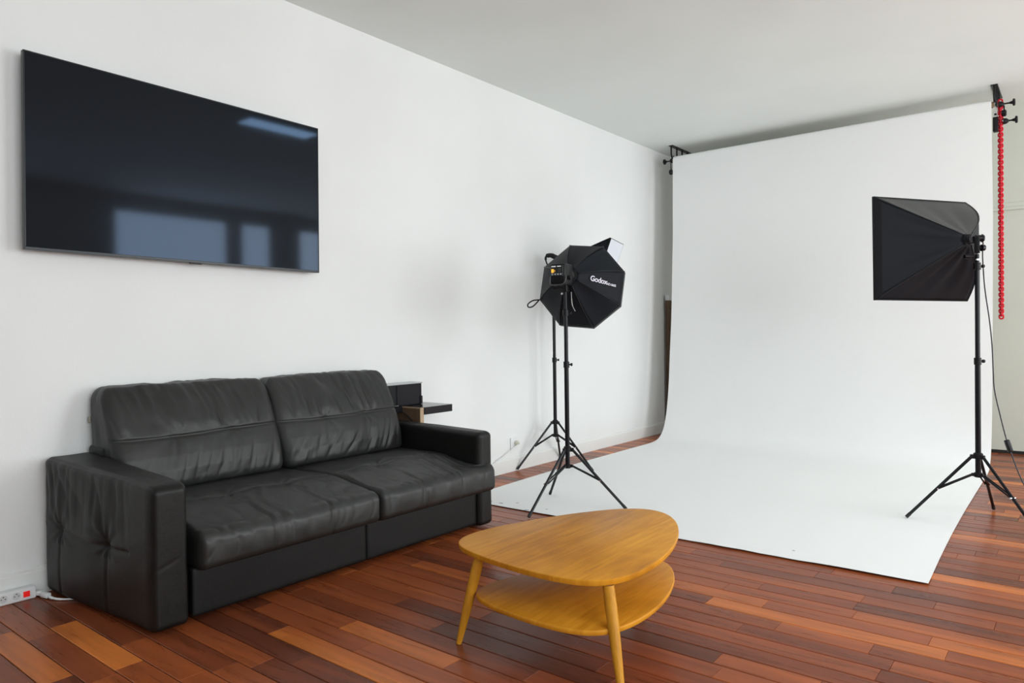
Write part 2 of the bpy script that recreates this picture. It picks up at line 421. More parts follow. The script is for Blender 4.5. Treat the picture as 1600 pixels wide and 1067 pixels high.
# ------------------------------------------------------------------ television
t = thing('television', 'large black flat television mounted on the white wall above the sofa', 'television', (0.0, 1.817, 1.467))
c = Vector((0.045, 1.8165, 1.885)); W2, H2 = 0.7385, 0.418
MT = Matrix.Translation(c) @ Matrix.Rotation(math.radians(-0.62), 4, 'X')
def tb(lo, hi, bev=0, seg=2): 
    b = bmesh.new(); box(b, lo, hi, bev, seg, MT); return b
put(obj('back_housing', tb((-0.018, -W2+0.01, -H2+0.012), (0.012, W2-0.01, H2-0.01), 0.006), M_black), t)
b = bmesh.new()
f = 0.006
for lo, hi in (((0.008, -W2, -H2), (0.034, W2, -H2+0.012)), ((0.008, -W2, H2-f), (0.034, W2, H2)), ((0.008, -W2, -H2+0.012), (0.034, -W2+f, H2-f)), ((0.008, W2-f, -H2+0.012), (0.034, W2, H2-f))):
    box(b, lo, hi, 0.0012, 1, MT)
put(obj('bezel', b, mat('dark_brushed_bezel', (0.03, 0.033, 0.036), 0.35, metal=0.4)), t)
M_scr = mat('glossy_black_screen', (0.0095, 0.0095, 0.0095), 0.06, spec=0.30)
M_scr.node_tree.nodes['Principled BSDF'].inputs['Specular Tint'].default_value = (0.50, 0.68, 1.0, 1)
put(obj('screen', tb((0.012, -W2+f, -H2+0.012), (0.0325, W2-f, H2-f)), M_scr), t)
put(obj('logo_tab', tb((0.026, -0.03, -H2-0.006), (0.036, 0.03, -H2+0.001), 0.001, 1), M_black), t)
b = bmesh.new(); box(b, (-0.044, -0.3, -0.2), (-0.017, 0.3, -0.16), 0.003, 1, MT); box(b, (-0.044, -0.3, 0.12), (-0.017, 0.3, 0.16), 0.003, 1, MT)
put(obj('wall_mount', b, M_blackm), t)

# ------------------------------------------------------------------ sofa
sofa = thing('sofa', 'dark grey leather two seater sofa against the white wall', 'sofa', (0.45, 2.15, 0.0))
G = lambda a, s: np.exp(-(a/s)**2)
def sm(a, b, x): 
    t_ = np.clip((x-a)/(b-a), 0, 1); return t_*t_*(3-2*t_)

def wrinkle_vert(y, z, seed, f=26.0):       # vertical gathers
    w_ = (np.abs(vnoise(y*f*0.75 + 2.6*vnoise(y*3, z*5, seed+5), z*3.0, seed)-0.5)*2)**0.75-0.5
    w2 = vnoise(y*f*2.1+9, z*4.0+vnoise(y*6, z*6, seed+7), seed+2)-0.5
    return w_*0.7+w2*0.35

# arms
def make_arm(y0r, y0f, y1, outer, seed, zr, zf):
    lo = (0.02, min(y0r, y0f), 0.012); hi = (0.905, y1, 0.56)
    if outer > 0: lo = (0.02, y1, 0.012); hi = (0.905, max(y0r, y0f), 0.56)
    def disp(P, Nn):
        P = P.copy(); x, y, z = P[:, 0].copy(), P[:, 1].copy(), P[:, 2].copy()
        # slanted outer side
        yo = y0r + (y0f-y0r)*sm(0.0, 0.85, x)
        if outer < 0:
            s = (y-lo[1])/(hi[1]-lo[1]); P[:, 1] = yo + s*(y1-yo)
        else:
            s = (y-lo[1])/(hi[1]-lo[1]); P[:, 1] = y1 + s*(yo-y1)
        # top slopes down towards the front
        zt = zr + (zf-zr)*np.clip(x/0.9, 0, 1)
        P[:, 2] = 0.012 + (z-0.012)/(0.56-0.012)*(zt-0.012)
        m_ = np.clip(-Nn[:, 1] if outer < 0 else Nn[:, 1], 0, 1)      # outer side mask
        bul = 0.014*np.sin(np.clip(x/0.9, 0, 1)*np.pi)*np.sin(np.clip(z/0.56, 0, 1)*np.pi)
        tfs = [(0.19, 0.285), (0.56, 0.29)]
        d = bul
        seam_h = -0.006*G(z-0.288-0.012*np.sin(x*9), 0.008)*(x > 0.05)*(x < 0.74)
        env = sm(0.27, 0.42, z)*(1-0.5*sm(0.48, 0.56, z))*(1-sm(0.62, 0.82, x))
        fold = wrinkle_vert(x, z, seed, 22)*0.016*env
        tu = 0
        for tx, tz in tfs:
            rr_ = np.sqrt((x-tx)**2+((z-tz))**2); an = np.arctan2(z-tz, x-tx)
            tu = tu - 0.020*np.exp(-rr_/0.035) - 0.006*np.exp(-rr_/0.12)
            tu = tu + 0.005*np.cos(an*9+seed)*np.exp(-rr_/0.09)*np.clip(rr_/0.03, 0, 1)*(z > tz-0.05)
            tu = tu - 0.0055*G(x-tx+0.004*np.sin(z*22), 0.007)*(z < tz)*(z > 0.03)
        d = d + seam_h + fold + tu + 0.004*(vnoise(x*9, z*9, seed+3)-0.5)
        sgn = -1 if outer < 0 else 1
        P[:, 1] += sgn*d*m_**2
        # piping line where side meets top / front
        top = np.clip(Nn[:, 2], 0, 1)
        P[:, 2] += top*(0.003*(vnoise(x*8, y*20, seed)-0.5)+0.002)
        edge_d = np.abs((y-lo[1]) if outer < 0 else (hi[1]-y))
        P[:, 2] -= 0.004*G(edge_d-0.018, 0.005)*top
        fr = np.clip(Nn[:, 0], 0, 1)
        P[:, 0] += fr*(0.004*(vnoise(y*14, z*5, seed+8)-0.5) - 0.0016*G(z-0.295-0.25*(y-y1), 0.006)*(z < 0.4)*sm(0.04, 0.09, np.abs(y-y1)))
        return P
    V, F = soft_box(lo, hi, (0.055, 0.036, 0.028) if outer < 0 else (0.035, 0.032, 0.028), 0.0075, disp)
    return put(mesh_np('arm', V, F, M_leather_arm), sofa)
make_arm(1.135, 1.195, 1.338, -1, 11, 0.592, 0.552)
make_arm(3.10, 3.110, 2.992, +1, 23, 0.560, 0.540)

# back frame behind the cushions and the base
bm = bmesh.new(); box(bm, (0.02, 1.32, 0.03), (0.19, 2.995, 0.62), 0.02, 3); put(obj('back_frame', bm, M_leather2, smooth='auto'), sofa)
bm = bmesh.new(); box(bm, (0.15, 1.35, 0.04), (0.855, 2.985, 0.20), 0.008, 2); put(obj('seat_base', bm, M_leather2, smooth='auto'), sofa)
for (ya, yb) in ((1.352, 2.198), (2.202, 2.985)):
    V, F = soft_box((0.845, ya, 0.028), (0.884, yb, 0.215), 0.007, 0.012, lambda P, Nn: P + np.stack([0.0025*(vnoise(P[:, 1]*5, P[:, 2]*9, 4)-0.5)*np.clip(Nn[:, 0], 0, 1), 0*P[:, 0], 0*P[:, 0]], 1))
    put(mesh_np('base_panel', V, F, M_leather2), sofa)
for (xx, yy) in ((0.12, 1.27), (0.80, 1.27), (0.12, 3.05), (0.80, 3.05), (0.78, 2.88)):
    bm = bmesh.new(); tube(bm, [(xx, yy, 0.0), (xx, yy, 0.04)], [0.02, 0.024], 14); put(obj('foot', bm, M_black), sofa)

# seat cushions
def make_seat(ya, yb, tufts, seed, ear=0.0):
    X0, X1, Z0, Z1 = 0.20, 0.945, 0.205, 0.405
    def disp(P, Nn):
        P = P.copy(); x, y, z = P[:, 0].copy(), P[:, 1].copy(), P[:, 2].copy()
        u = (y-ya)/(yb-ya)
        top = np.clip(Nn[:, 2], 0, 1); fr = np.clip(Nn[:, 0], 0, 1)
        hz = (z-Z0)/(Z1-Z0)
        d = 0.012*np.sin(np.clip(u, 0, 1)*np.pi)**0.6*np.sin(np.clip((x-X0)/(X1-X0), 0, 1)*np.pi)**0.7
        tu = np.zeros_like(x); fz = np.zeros_like(x)
        for (tx, ty) in tufts:
            rr_ = np.sqrt((x-tx)**2+(y-ty)**2); an = np.arctan2(y-ty, x-tx)
            tu -= 0.013*np.exp(-rr_/0.022) + 0.007*np.exp(-rr_/0.09)
            tu += 0.0042*np.cos(an*7+seed+1.3*np.sin(an*3))*np.exp(-rr_/0.10)*np.clip(rr_/0.03, 0, 1)
            tu -= 0.0070*G(y-ty-0.05*(x-tx)**2, 0.0055)*(x > tx)
            fz -= 0.0065*G(y-ty-0.006, 0.006)
        tx = tufts[0][0]
        tu -= 0.004*G(x-tx-0.01*np.sin(y*20), 0.007)
        wr = (np.abs(vnoise(x*7+3*vnoise(y*4, x*3, seed), y*24+2.5*vnoise(x*5, y*5, seed+2), seed)-0.5)*2)**0.7*0.008*sm(0.45, 0.75, x)
        wr += (vnoise(x*16, y*11, seed+4)-0.5)*0.004
        P[:, 2] += top*(d+tu+wr)
        # top drops towards the front edge
        P[:, 2] -= 0.052*sm(0.55, 0.95, x)*hz
        wf = ((np.abs(vnoise(y*26+2*vnoise(y*5, z*9, seed), z*6, seed+9)-0.5)*2)**0.75-0.5)*0.009*np.clip(hz*1.4, 0.2, 1)
        P[:, 0] += fr*(0.010*np.sin(np.clip(hz, 0, 1)*np.pi)*np.sin(np.clip(u, 0, 1)*np.pi)**0.4 + wf*0.8 + fz)
        # sheared seam between the two cushions
        if ear == 0:
            P[:, 1] += np.clip(u, 0, 1)*(-0.055)*(1-sm(0.25, 0.9, x))
        else:
            P[:, 1] += (1-np.clip(u, 0, 1))*(-0.055)*(1-sm(0.25, 0.9, x))
            lim = 2.99 + (ear)*sm(0.893, 0.905, x)
            over = P[:, 1] > 2.99
            f_ = np.clip((P[:, 1]-2.85)/(yb-2.85), 0, 1)
            P[:, 1] = np.where(P[:, 1] > 2.85, 2.85+f_*(lim-2.85), P[:, 1])
            P[:, 2] += 0.014*over*0
        return P
    V, F = soft_box((X0, ya, Z0), (X1, yb, Z1), (0.05, 0.022, 0.05), 0.0072, disp)
    return put(mesh_np('seat_cushion', V, F, M_leather), sofa)
make_seat(1.362, 2.243, [(0.60, 1.667), (0.60, 1.954)], 31)
make_seat(2.249, 3.104, [(0.60, 2.531), (0.60, 2.80)], 47, ear=0.100)

# back cushions
def make_back(ya, yb, tys, seed):
    Z0, Z1 = 0.392, 0.880
    zs = [0.39, 0.42, 0.50, 0.56, 0.66, 0.74, 0.80, 0.84, 0.88]; xf = [0.305, 0.325, 0.315, 0.295, 0.250, 0.212, 0.180, 0.155, 0.135]
    def disp(P, Nn):
        P = P.copy(); x, y, z = P[:, 0].copy(), P[:, 1].copy(), P[:, 2].copy()
        u = np.clip((y-ya)/(yb-ya), 0, 1); s = (x-0.0)/0.30
        fr = np.clip(Nn[:, 0], 0, 1); top = np.clip(Nn[:, 2], 0, 1); side = np.abs(Nn[:, 1])
        X = np.interp(z, zs, xf)
        P[:, 0] = 0.012 + s*(X-0.012)
        d = 0.022*np.sin(u*np.pi)**0.55*np.sin(np.clip((z-Z0)/(Z1-Z0), 0, 1)*np.pi)**0.6
        sz = 0.645
        d -= 0.011*G(z-sz-0.004*np.sin(y*7), 0.0050) + 0.004*G(z-sz, 0.03)
        up = sm(0.648, 0.71, z)*(1-0.55*sm(0.80, 0.88, z)); dn = (1-sm(0.50, 0.64, z))*sm(0.39, 0.44, z)
        slant = 0.22*(z-sz)
        d += wrinkle_vert(y+slant, z, seed, 25)*0.036*up*(0.35+0.65*np.sin(u*np.pi))
        d += wrinkle_vert(y-slant*1.5, z, seed+3, 24)*0.016*dn
        for ty in tys:
            rr_ = np.sqrt((y-ty)**2+(z-sz)**2); an = np.arctan2(z-sz, y-ty)
            d -= 0.010*np.exp(-rr_/0.025)
            d += 0.0014*np.cos(an*8+seed)*np.exp(-rr_/0.08)*np.clip(rr_/0.025, 0, 1)
            d -= 0.0012*G(y-ty-0.02*np.sin(z*9), 0.010)*(z < sz)
        d += 0.007*(vnoise(y*7, z*7, seed+6)-0.5)
        P[:, 0] += fr*d
        P[:, 2] += top*(0.010*(vnoise(y*11, x*6, seed+1)-0.5) + 0.004*wrinkle_vert(y, x, seed, 22)*2)
        P[:, 1] += np.sign(Nn[:, 1])*side*(0.006*np.sin(np.clip((z-Z0)/(Z1-Z0), 0, 1)*np.pi)+0.008*(vnoise(x*20, z*9, seed+2)-0.5))
        P[:, 2] -= 0.012*(1-np.sin(u*np.pi)**0.3)*top
        return P
    V, F = soft_box((0.0, ya, Z0), (0.30, yb, Z1), (0.055, 0.048, 0.062), 0.0058, disp)
    return put(mesh_np('back_cushion', V, F, M_leather), sofa)
make_back(1.335, 2.148, [1.60, 1.88], 61)
make_back(2.156, 2.975, [2.44, 2.71], 73)
bm = bmesh.new(); box(bm, (0.020, 1.324, 0.718), (0.032, 1.3365, 0.746), 0.002, 1)
o = put(obj('care_tag', bm, mat('pale_cloth_tag', (0.35, 0.33, 0.27), 0.8)), sofa); o['label'] = 'small pale fabric tag'

# ------------------------------------------------------------------ coffee table
TOP = [(1.708, 1.934), (1.681, 1.973), (1.661, 2.028), (1.666, 2.108), (1.685, 2.188), (1.715, 2.306), (1.764, 2.431), (1.809, 2.531), (1.867, 2.63), (1.918, 2.715), (1.970, 2.780), (2.032, 2.818), (2.100, 2.825), (2.172, 2.790), (2.244, 2.704), (2.305, 2.595), (2.358, 2.465), (2.393, 2.348), (2.412, 2.243), (2.421, 2.13), (2.419, 2.035), (2.405, 1.965), (2.379, 1.915), (2.337, 1.880), (2.293, 1.858), (2.23, 1.847), (2.146, 1.843), (2.063, 1.848), (1.974, 1.857), (1.883, 1.870), (1.798, 1.889), (1.746, 1.908)]
def resample(P, n, it=3):
    P = [Vector((x, y, 0)) for x, y in P]
    for _ in range(it): P = [(P[i-1]+P[i]*2+P[(i+1) % len(P)])/4 for i in range(len(P))]
    out = []; N_ = len(P)
    for i in range(N_):
        a, b, c_, d = P[i-1], P[i], P[(i+1) % N_], P[(i+2) % N_]
        for q in range(n):
            t_ = q/n; out.append(0.5*((2*b)+(c_-a)*t_+(2*a-5*b+4*c_-d)*t_*t_+(3*b-a-3*c_+d)*t_**3))
    return out
def slab(P, z0, z1, rb=0.004):
    bm = bmesh.new(); n = len(P); cen = sum(P, Vector())/n
    prof = [(z0, -0.012), (z0+0.003, -0.003), ((z0+z1)/2, 0.0), (z1-rb*0.5, -0.0008), (z1-0.0006, -rb*0.5), (z1, -rb)]
    nor = []
    for i in range(n):
        d = (P[(i+1) % n]-P[i-1]).normalized(); nn = Vector((d.y, -d.x, 0))
        if nn.dot(P[i]-cen) < 0: nn = -nn
        nor.append(nn)
    rings = [[bm.verts.new((P[i]+nor[i]*off).to_tuple()[:2]+(z,)) for i in range(n)] for z, off in prof]
    for a, b in zip(rings, rings[1:]):
        for i in range(n): bm.faces.new((a[i], a[(i+1) % n], b[(i+1) % n], b[i]))
    bm.faces.new(rings[0]); bm.faces.new(rings[-1])
    return bm
table = thing('coffee_table', 'low rounded triangular oak coffee table with a lower shelf in front of the sofa', 'coffee table', (2.08, 2.2, 0))
TP = resample(TOP, 4)
for (xa, xb, mm) in ((None, 1.880, M_oak), (1.8806, 2.196, M_oak2), (2.1966, None, M_oak)):
    b_ = slab(TP, 0.298, 0.320)
    for xx, keep in ((xa, 1), (xb, -1)):
        if xx is None: continue
        g_ = list(b_.verts)+list(b_.edges)+list(b_.faces)
        rr_ = bmesh.ops.bisect_plane(b_, geom=g_, plane_co=(xx, 0, 0), plane_no=(1, 0, 0), clear_outer=(keep < 0), clear_inner=(keep > 0))
        bmesh.ops.holes_fill(b_, edges=[e for e in b_.edges if e.is_boundary])
    put(obj('top_board', b_, mm, smooth='auto'), table)
# lower shelf: same outline, smaller and shifted
def aff(p):
    x_, y_ = (p[0]-1.661)*(2.425-1.845)/(2.421-1.661)+1.845, (p[1]-1.843)*(2.60-1.808)/(2.825-1.843)+1.808
    l_ = ((x_-2.15)*0.78+(y_-2.15)*0.62)*0.09; return (x_+0.78*l_, y_+0.62*l_+0.008)
SP = resample([aff(p) for p in TOP], 4)
put(obj('shelf', slab(SP, 0.160, 0.180), M_oak, smooth='auto'), table)
# veneer strips seams on the top (thin inlaid lines)
legs = [((1.845, 1.915), (1.806, 1.842)), ((2.362, 1.942), (2.462, 1.850)), ((2.03, 2.67), (2.06, 2.78))]
for (tx, ty), (fx, fy) in legs:
    bm = bmesh.new(); A = Vector((tx, ty, 0.299)); B = Vector((fx, fy, 0.0))
    prof = [(0, 0.0185), (0.2, 0.0195), (0.5, 0.0175), (0.75, 0.0140), (0.97, 0.0105), (1, 0.0097)]
    tube(bm, [A.lerp(B, s) for s, _ in prof], [r_ for _, r_ in prof], 20)
    for v in bm.verts: v.co.z = max(v.co.z, 0.0) if v.co.z < 0.02 else min(v.co.z, 0.299)
    put(obj('leg', bm, M_oakleg, smooth='auto'), table)
    # ring joining leg and shelf
# ------------------------------------------------------------------ side shelf with wooden panel and black box
t = thing('side_shelf', 'black shelf top on an upright plywood panel beside the right sofa arm', 'shelf', (0.0, 3.15, 0))
bm = bmesh.new(); box(bm, (0.0, 3.163, 0.588), (0.30, 3.418, 0.635), 0.003, 2); box(bm, (0.0, 2.86, 0.598), (0.135, 3.131, 0.6345), 0.003, 2)
put(obj('shelf_top', bm, mat('black_laminate', (0.012, 0.012, 0.015), 0.16, spec=0.4)), t)
bm = bmesh.new(); box(bm, (0.016, 3.1315, 0.0), (0.292, 3.1625, 0.634), 0.0015, 1)
sp_ = put(obj('side_panel', bm, M_brownwood), t)
bm = bmesh.new(); box(bm, (0.292, 3.1315, 0.0), (0.2945, 3.1625, 0.634), 0.0006, 1); box(bm, (0.020, 3.1310, 0.6280), (0.2915, 3.1315, 0.634), 0.0001, 1); o = obj('edge_strip', bm, M_ply); o.parent = sp_; o.matrix_parent_inverse = Matrix.Identity(4)
bm = bmesh.new(); tube(bm, curve_pts([(0.10, 3.11, 0.62), (0.16, 3.118, 0.60), (0.21, 3.124, 0.565), (0.245, 3.124, 0.53), (0.25, 3.124, 0.44), (0.25, 3.122, 0.30)], 5), 0.0035, 8)
put(obj('cable', bm, M_rubber, smooth=True), t)
t = thing('speaker_box', 'long black box with a pale grey top standing on the black shelf', 'box', (0.06, 3.1, 0.635))
bm = bmesh.new(); box(bm, (0.012, 2.862, 0.6352), (0.117, 3.318, 0.772), 0.003, 2); put(obj('body', bm, mat('matt_black_casing', (0.010, 0.010, 0.013), 0.5, spec=0.15)), t)
bm = bmesh.new(); box(bm, (0.010, 2.860, 0.7722), (0.122, 3.322, 0.780), 0.002, 2); put(obj('lid', bm, mat('pale_grey_lid', (0.42, 0.44, 0.44), 0.25)), t)
bm = bmesh.new(); box(bm, (0.1172, 3.098, 0.640), (0.121, 3.292, 0.768), 0.001, 1); put(obj('front_panel', bm, mat('gloss_black_panel', (0.014, 0.014, 0.018), 0.3, spec=0.15)), t)
bm = bmesh.new(); box(bm, (0.1172, 2.866, 0.640), (0.121, 3.080, 0.768), 0.001, 1); put(obj('grille', bm, mat('dark_green_grey_grille', (0.016, 0.019, 0.018), 0.6, spec=0.15)), t)
bm = bmesh.new(); box(bm, (0.117, 3.302, 0.637), (0.124, 3.320, 0.690), 0.001, 1); put(obj('end_clip', bm, M_black), t)
bm = bmesh.new(); tube(bm, curve_pts([(0.128, 3.07, 0.641), (0.14, 3.085, 0.642), (0.128, 3.10, 0.641)], 4), 0.0025, 8); put(obj('chrome_hook', bm, M_chrome), t)

# ------------------------------------------------------------------ outlet, plug, cable
t = thing('wall_outlet', 'white wall socket above the skirting right of the sofa with a plug in it', 'socket', (0.0, 4.43, 0.22))
bm = bmesh.new(); box(bm, (0.0, 4.387, 0.175), (0.011, 4.475, 0.265), 0.003, 2); put(obj('faceplate', bm, M_white), t)
bm = bmesh.new(); tube(bm, [(0.009, 4.43, 0.222), (0.014, 4.43, 0.222)], 0.026, 24); put(obj('socket_ring', bm, M_white), t)
t = thing('white_plug', 'white plug with a thin white cable running down behind the sofa', 'plug', (0.014, 4.43, 0.22))
bm = bmesh.new(); tube(bm, [(0.0141, 4.44, 0.222), (0.035, 4.44, 0.222), (0.045, 4.438, 0.218)], [0.020, 0.019, 0.012], 16); put(obj('plug_body', bm, mat('ivory_plastic', (0.62, 0.62, 0.52), 0.4), smooth='auto'), t)
bm = bmesh.new(); tube(bm, curve_pts([(0.040, 4.436, 0.210), (0.030, 4.40, 0.190), (0.022, 4.34, 0.160), (0.020, 4.27, 0.132), (0.019, 4.20, 0.112), (0.02, 4.05, 0.06), (0.025, 3.8, 0.005), (0.03, 3.45, 0.004)], 6), 0.0032, 8)
put(obj('cable', bm, M_white, smooth=True), t)

# ------------------------------------------------------------------ power strip
t = thing('power_strip', 'white power strip with a red rocker switch on the floor left of the sofa', 'power strip', (0.045, 0.92, 0))
PA = Vector((0.0, 1.095, 0.0))
bm = bmesh.new(); box(bm, (0.018, 0.70, 0.0), (0.058, 1.095, 0.052), 0.006, 3); put(obj('casing', bm, M_white, smooth='auto'), t)
M_sock = mat('socket_well', (0.62, 0.63, 0.63), 0.35)
for yy in (0.735, 0.778, 0.821, 0.864, 0.907, 0.975, 1.022):
    yy = yy
    bm = bmesh.new()
    tube(bm, [(0.0575, yy, 0.027), (0.0600, yy, 0.027)], 0.0185, 24)
    s_ = put(obj('socket', bm, M_white), t)
    bm = bmesh.new(); tube(bm, [(0.0600, yy, 0.027), (0.0604, yy, 0.027)], 0.0150, 24); put(obj('socket_well', bm, M_sock), t).parent = s_
    bpy.data.objects[s_.name]
    bm = bmesh.new()
    for dy, dz, rr_ in ((-0.007, 0.0, 0.0022), (0.007, 0.0, 0.0022), (0.0, 0.009, 0.0024)):
        tube(bm, [(0.0604, yy+dy, 0.027+dz), (0.0608, yy+dy, 0.027+dz)], rr_, 10)
    o = put(obj('socket_holes', bm, M_black), t); o.parent = s_
for s_ in [o for o in bpy.data.objects if o.name.startswith('socket_well') or o.name.startswith('socket_holes')]:
    s_.matrix_parent_inverse = Matrix.Identity(4)
M_redlit = mat('lit_red_rocker', (0.55, 0.01, 0.01), 0.25, emit=((1.0, 0.02, 0.015), 0.25))
bm = bmesh.new(); box(bm, (0.0575, 1.043, 0.012), (0.0596, 1.073, 0.042), 0.001, 1); put(obj('switch_frame', bm, M_white), t)
bm = bmesh.new(); box(bm, (0.0596, 1.046, 0.015), (0.0645, 1.070, 0.039), 0.0018, 2); put(obj('rocker_switch', bm, M_redlit), t)
t = thing('cable_connector', 'white cable connector lying between the power strip and the sofa', 'connector', (0.08, 1.115, 0))
bm = bmesh.new(); box(bm, (-0.018, -0.012, -0.010), (0.018, 0.012, 0.010), 0.004, 2, Matrix.Translation((0.052, 1.108, 0.016)) @ Matrix.Rotation(math.radians(30), 4, 'Z')); put(obj('plug_body', bm, M_white, smooth='auto'), t)
bm = bmesh.new(); box(bm, (-0.024, -0.011, -0.010), (0.024, 0.011, 0.010), 0.004, 2, Matrix.Translation((0.097, 1.116, 0.014)) @ Matrix.Rotation(math.radians(12), 4, 'Z')); put(obj('coupling', bm, M_white, smooth='auto'), t)
bm = bmesh.new(); tube(bm, curve_pts([(0.12, 1.120, 0.012), (0.150, 1.127, 0.008), (0.19, 1.150, 0.006), (0.26, 1.22, 0.005)], 5), [0.0065]*5+[0.005]*5+[0.004]*6, 8); put(obj('cable', bm, M_white, smooth=True), t)

# ------------------------------------------------------------------ paper backdrop
bd = thing('paper_backdrop', 'wide white seamless paper backdrop hanging from the ceiling and sweeping onto the floor', 'backdrop', (1.6, 6.8, 0))
prof = [(6.862, 2.893), (6.845, 2.885), (6.834, 2.862), (6.826, 2.75), (6.81, 2.4), (6.795, 2.05), (6.773, 1.728), (6.757, 1.45), (6.739, 1.203), (6.715, 0.99), (6.694, 0.811), (6.668, 0.57), (6.633, 0.36), (6.585, 0.203), (6.540, 0.115), (6.478, 0.055), (6.400, 0.020), (6.27, 0.006), (6.04, 0.004), (5.6, 0.0035), (5.0, 0.0035), (4.4, 0.0035), (3.9, 0.0035), (3.6, 0.004), (3.46, 0.005)]
pp = curve_pts([(0, a, b) for a, b in prof], 4)
NX = 90; V = []; F = []
rnd = np.random.default_rng(3)
edge = 0.006*(vnoise(np.linspace(0, 30, NX+1), np.zeros(NX+1), 3)-0.5) + 0.012*(vnoise(np.linspace(0, 6, NX+1), np.zeros(NX+1), 4)-0.5)
lift = 0.012*np.clip(vnoise(np.linspace(0, 9, NX+1), np.zeros(NX+1), 9)-0.45, 0, 1)
for j, p in enumerate(pp):
    a, z = p.y, p.z; k_ = max(0.0, (6.0-a)/2.56)**3
    xl = 0.245+0.088*k_ - 0.010*max(0, (z-2.0)); xr = 2.985+0.036*k_ - 0.012*max(0, (z-2.0))
    for i in range(NX+1):
        u = i/NX; x = xl+(xr-xl)*u; yy = a; zz = z
        if z < 0.06 and a < 4.4:
            f_ = max(0.0, 1-(a-3.46)/0.12)
            yy += edge[i]*f_ ; zz += lift[i]*f_
        wv = 0.0022*(vnoise(np.array([u*7+j*0.05]), np.array([j*0.16]), 12)[0]-0.5)
        if z > 0.3: yy += wv*1.6
        elif a < 6.0: zz += abs(wv)*0.8
        V.append((x, yy, zz))
for j in range(len(pp)-1):
    for i in range(NX): F.append((j*(NX+1)+i, j*(NX+1)+i+1, (j+1)*(NX+1)+i+1, (j+1)*(NX+1)+i))
def paper_mat():
    mt = bpy.data.materials.new('white_seamless_paper'); mt.use_nodes = True; nt = mt.node_tree; b = nt.nodes['Principled BSDF']
    b.inputs['Roughness'].default_value = 0.85; b.inputs['Specular IOR Level'].default_value = 0.2
    tc = N(nt, 'ShaderNodeTexCoord'); n = N(nt, 'ShaderNodeTexNoise', Scale=5.0, Detail=8.0, Roughness=0.75); nt.links.new(tc.outputs['Object'], n.inputs['Vector'])
    r = N(nt, 'ShaderNodeValToRGB'); cr = r.color_ramp; cr.elements[0].position = 0.20; cr.elements[0].color = (0.86, 0.87, 0.865, 1); cr.elements[1].position = 0.45; cr.elements[1].color = (0.885, 0.895, 0.885, 1)
    nt.links.new(n.outputs['Fac'], r.inputs['Fac'])
    v = N(nt, 'ShaderNodeTexNoise', Scale=26.0, Detail=2.0); nt.links.new(tc.outputs['Object'], v.inputs['Vector'])
    s = N(nt, 'ShaderNodeValToRGB'); s.color_ramp.elements[0].position = 0.80; s.color_ramp.elements[0].color = (0, 0, 0, 1); s.color_ramp.elements[1].position = 0.82; s.color_ramp.elements[1].color = (1, 1, 1, 1)
    nt.links.new(v.outputs['Fac'], s.inputs['Fac'])
    mx = N(nt, 'ShaderNodeMix', data_type='RGBA'); nt.links.new(s.outputs['Color'], mx.inputs['Factor']); nt.links.new(r.outputs['Color'], mx.inputs['A']); mx.inputs['B'].default_value = (0.45, 0.45, 0.45, 1)
    nt.links.new(mx.outputs['Result'], b.inputs['Base Color'])
    return mt
M_paper = paper_mat()
sh = put(mesh_np('paper_sheet', V, F, M_paper), bd)
md = sh.modifiers.new('solid', 'SOLIDIFY'); md.thickness = 0.0008; md.offset = 0; md.use_rim = False
bm = bmesh.new(); tube(bm, [(0.24, 6.868, 2.856), (2.972, 6.868, 2.856)], 0.0335, 32); put(obj('paper_roll', bm, M_paper, smooth='auto'), bd)
bm = bmesh.new(); tube(bm, [(0.222, 6.868, 2.856), (2.992, 6.868, 2.856)], 0.024, 24); put(obj('core_tube', bm, mat('brown_card_tube', (0.25, 0.17, 0.1), 0.8), smooth='auto'), bd)
# small torn tape scraps on the near edge
for (x_, y_, s_, a_) in ((0.62, 3.52, 0.012, 10), (0.70, 3.585, 0.008, 40), (0.535, 3.515, 0.010, 70), (0.86, 3.475, 0.014, 20), (0.95, 3.56, 0.007, 0), (2.42, 3.60, 0.006, 0)):
    bm = bmesh.new(); box(bm, (-s_, -s_*0.45, -0.0004), (s_, s_*0.45, 0.0006), 0.0002, 1, Matrix.Translation((x_, y_, 0.0062)) @ Matrix.Rotation(math.radians(a_), 4, 'Z'))
    put(obj('scuff_scrap', bm, mat('grey_scuff', (0.30, 0.30, 0.29), 0.8)), bd)

# ceiling brackets
def bracket(xc, side, label):
    t = thing('roller_bracket', label, 'bracket', (xc, 7.0, HZ), group='ceiling brackets of the paper roll')
    bm = bmesh.new(); box(bm, (xc-0.024, 6.80, HZ-0.006), (xc+0.024, 7.25, HZ), 0.002, 1); put(obj('ceiling_plate', bm, M_blackm), t)
    for yy in (6.815, 6.945, 7.07, 7.20):
        bm = bmesh.new()
        pts = curve_pts([(xc, yy, HZ-0.005), (xc, yy, HZ-0.06), (xc, yy+0.004, HZ-0.10), (xc, yy+0.022, HZ-0.125), (xc, yy+0.045, HZ-0.120), (xc, yy+0.052, HZ-0.100)], 5)
        tube(bm, pts, 0.011, 4, squash=0.5) if False else tube(bm, pts, 0.0085, 8)
        put(obj('hook', bm, M_blackm, smooth='auto'), t)
    return t
bracket(0.228, -1, 'black ceiling bracket with four hooks holding the left end of the paper roll')
bracket(2.995, 1, 'black ceiling bracket with four hooks holding the right end of the paper roll')
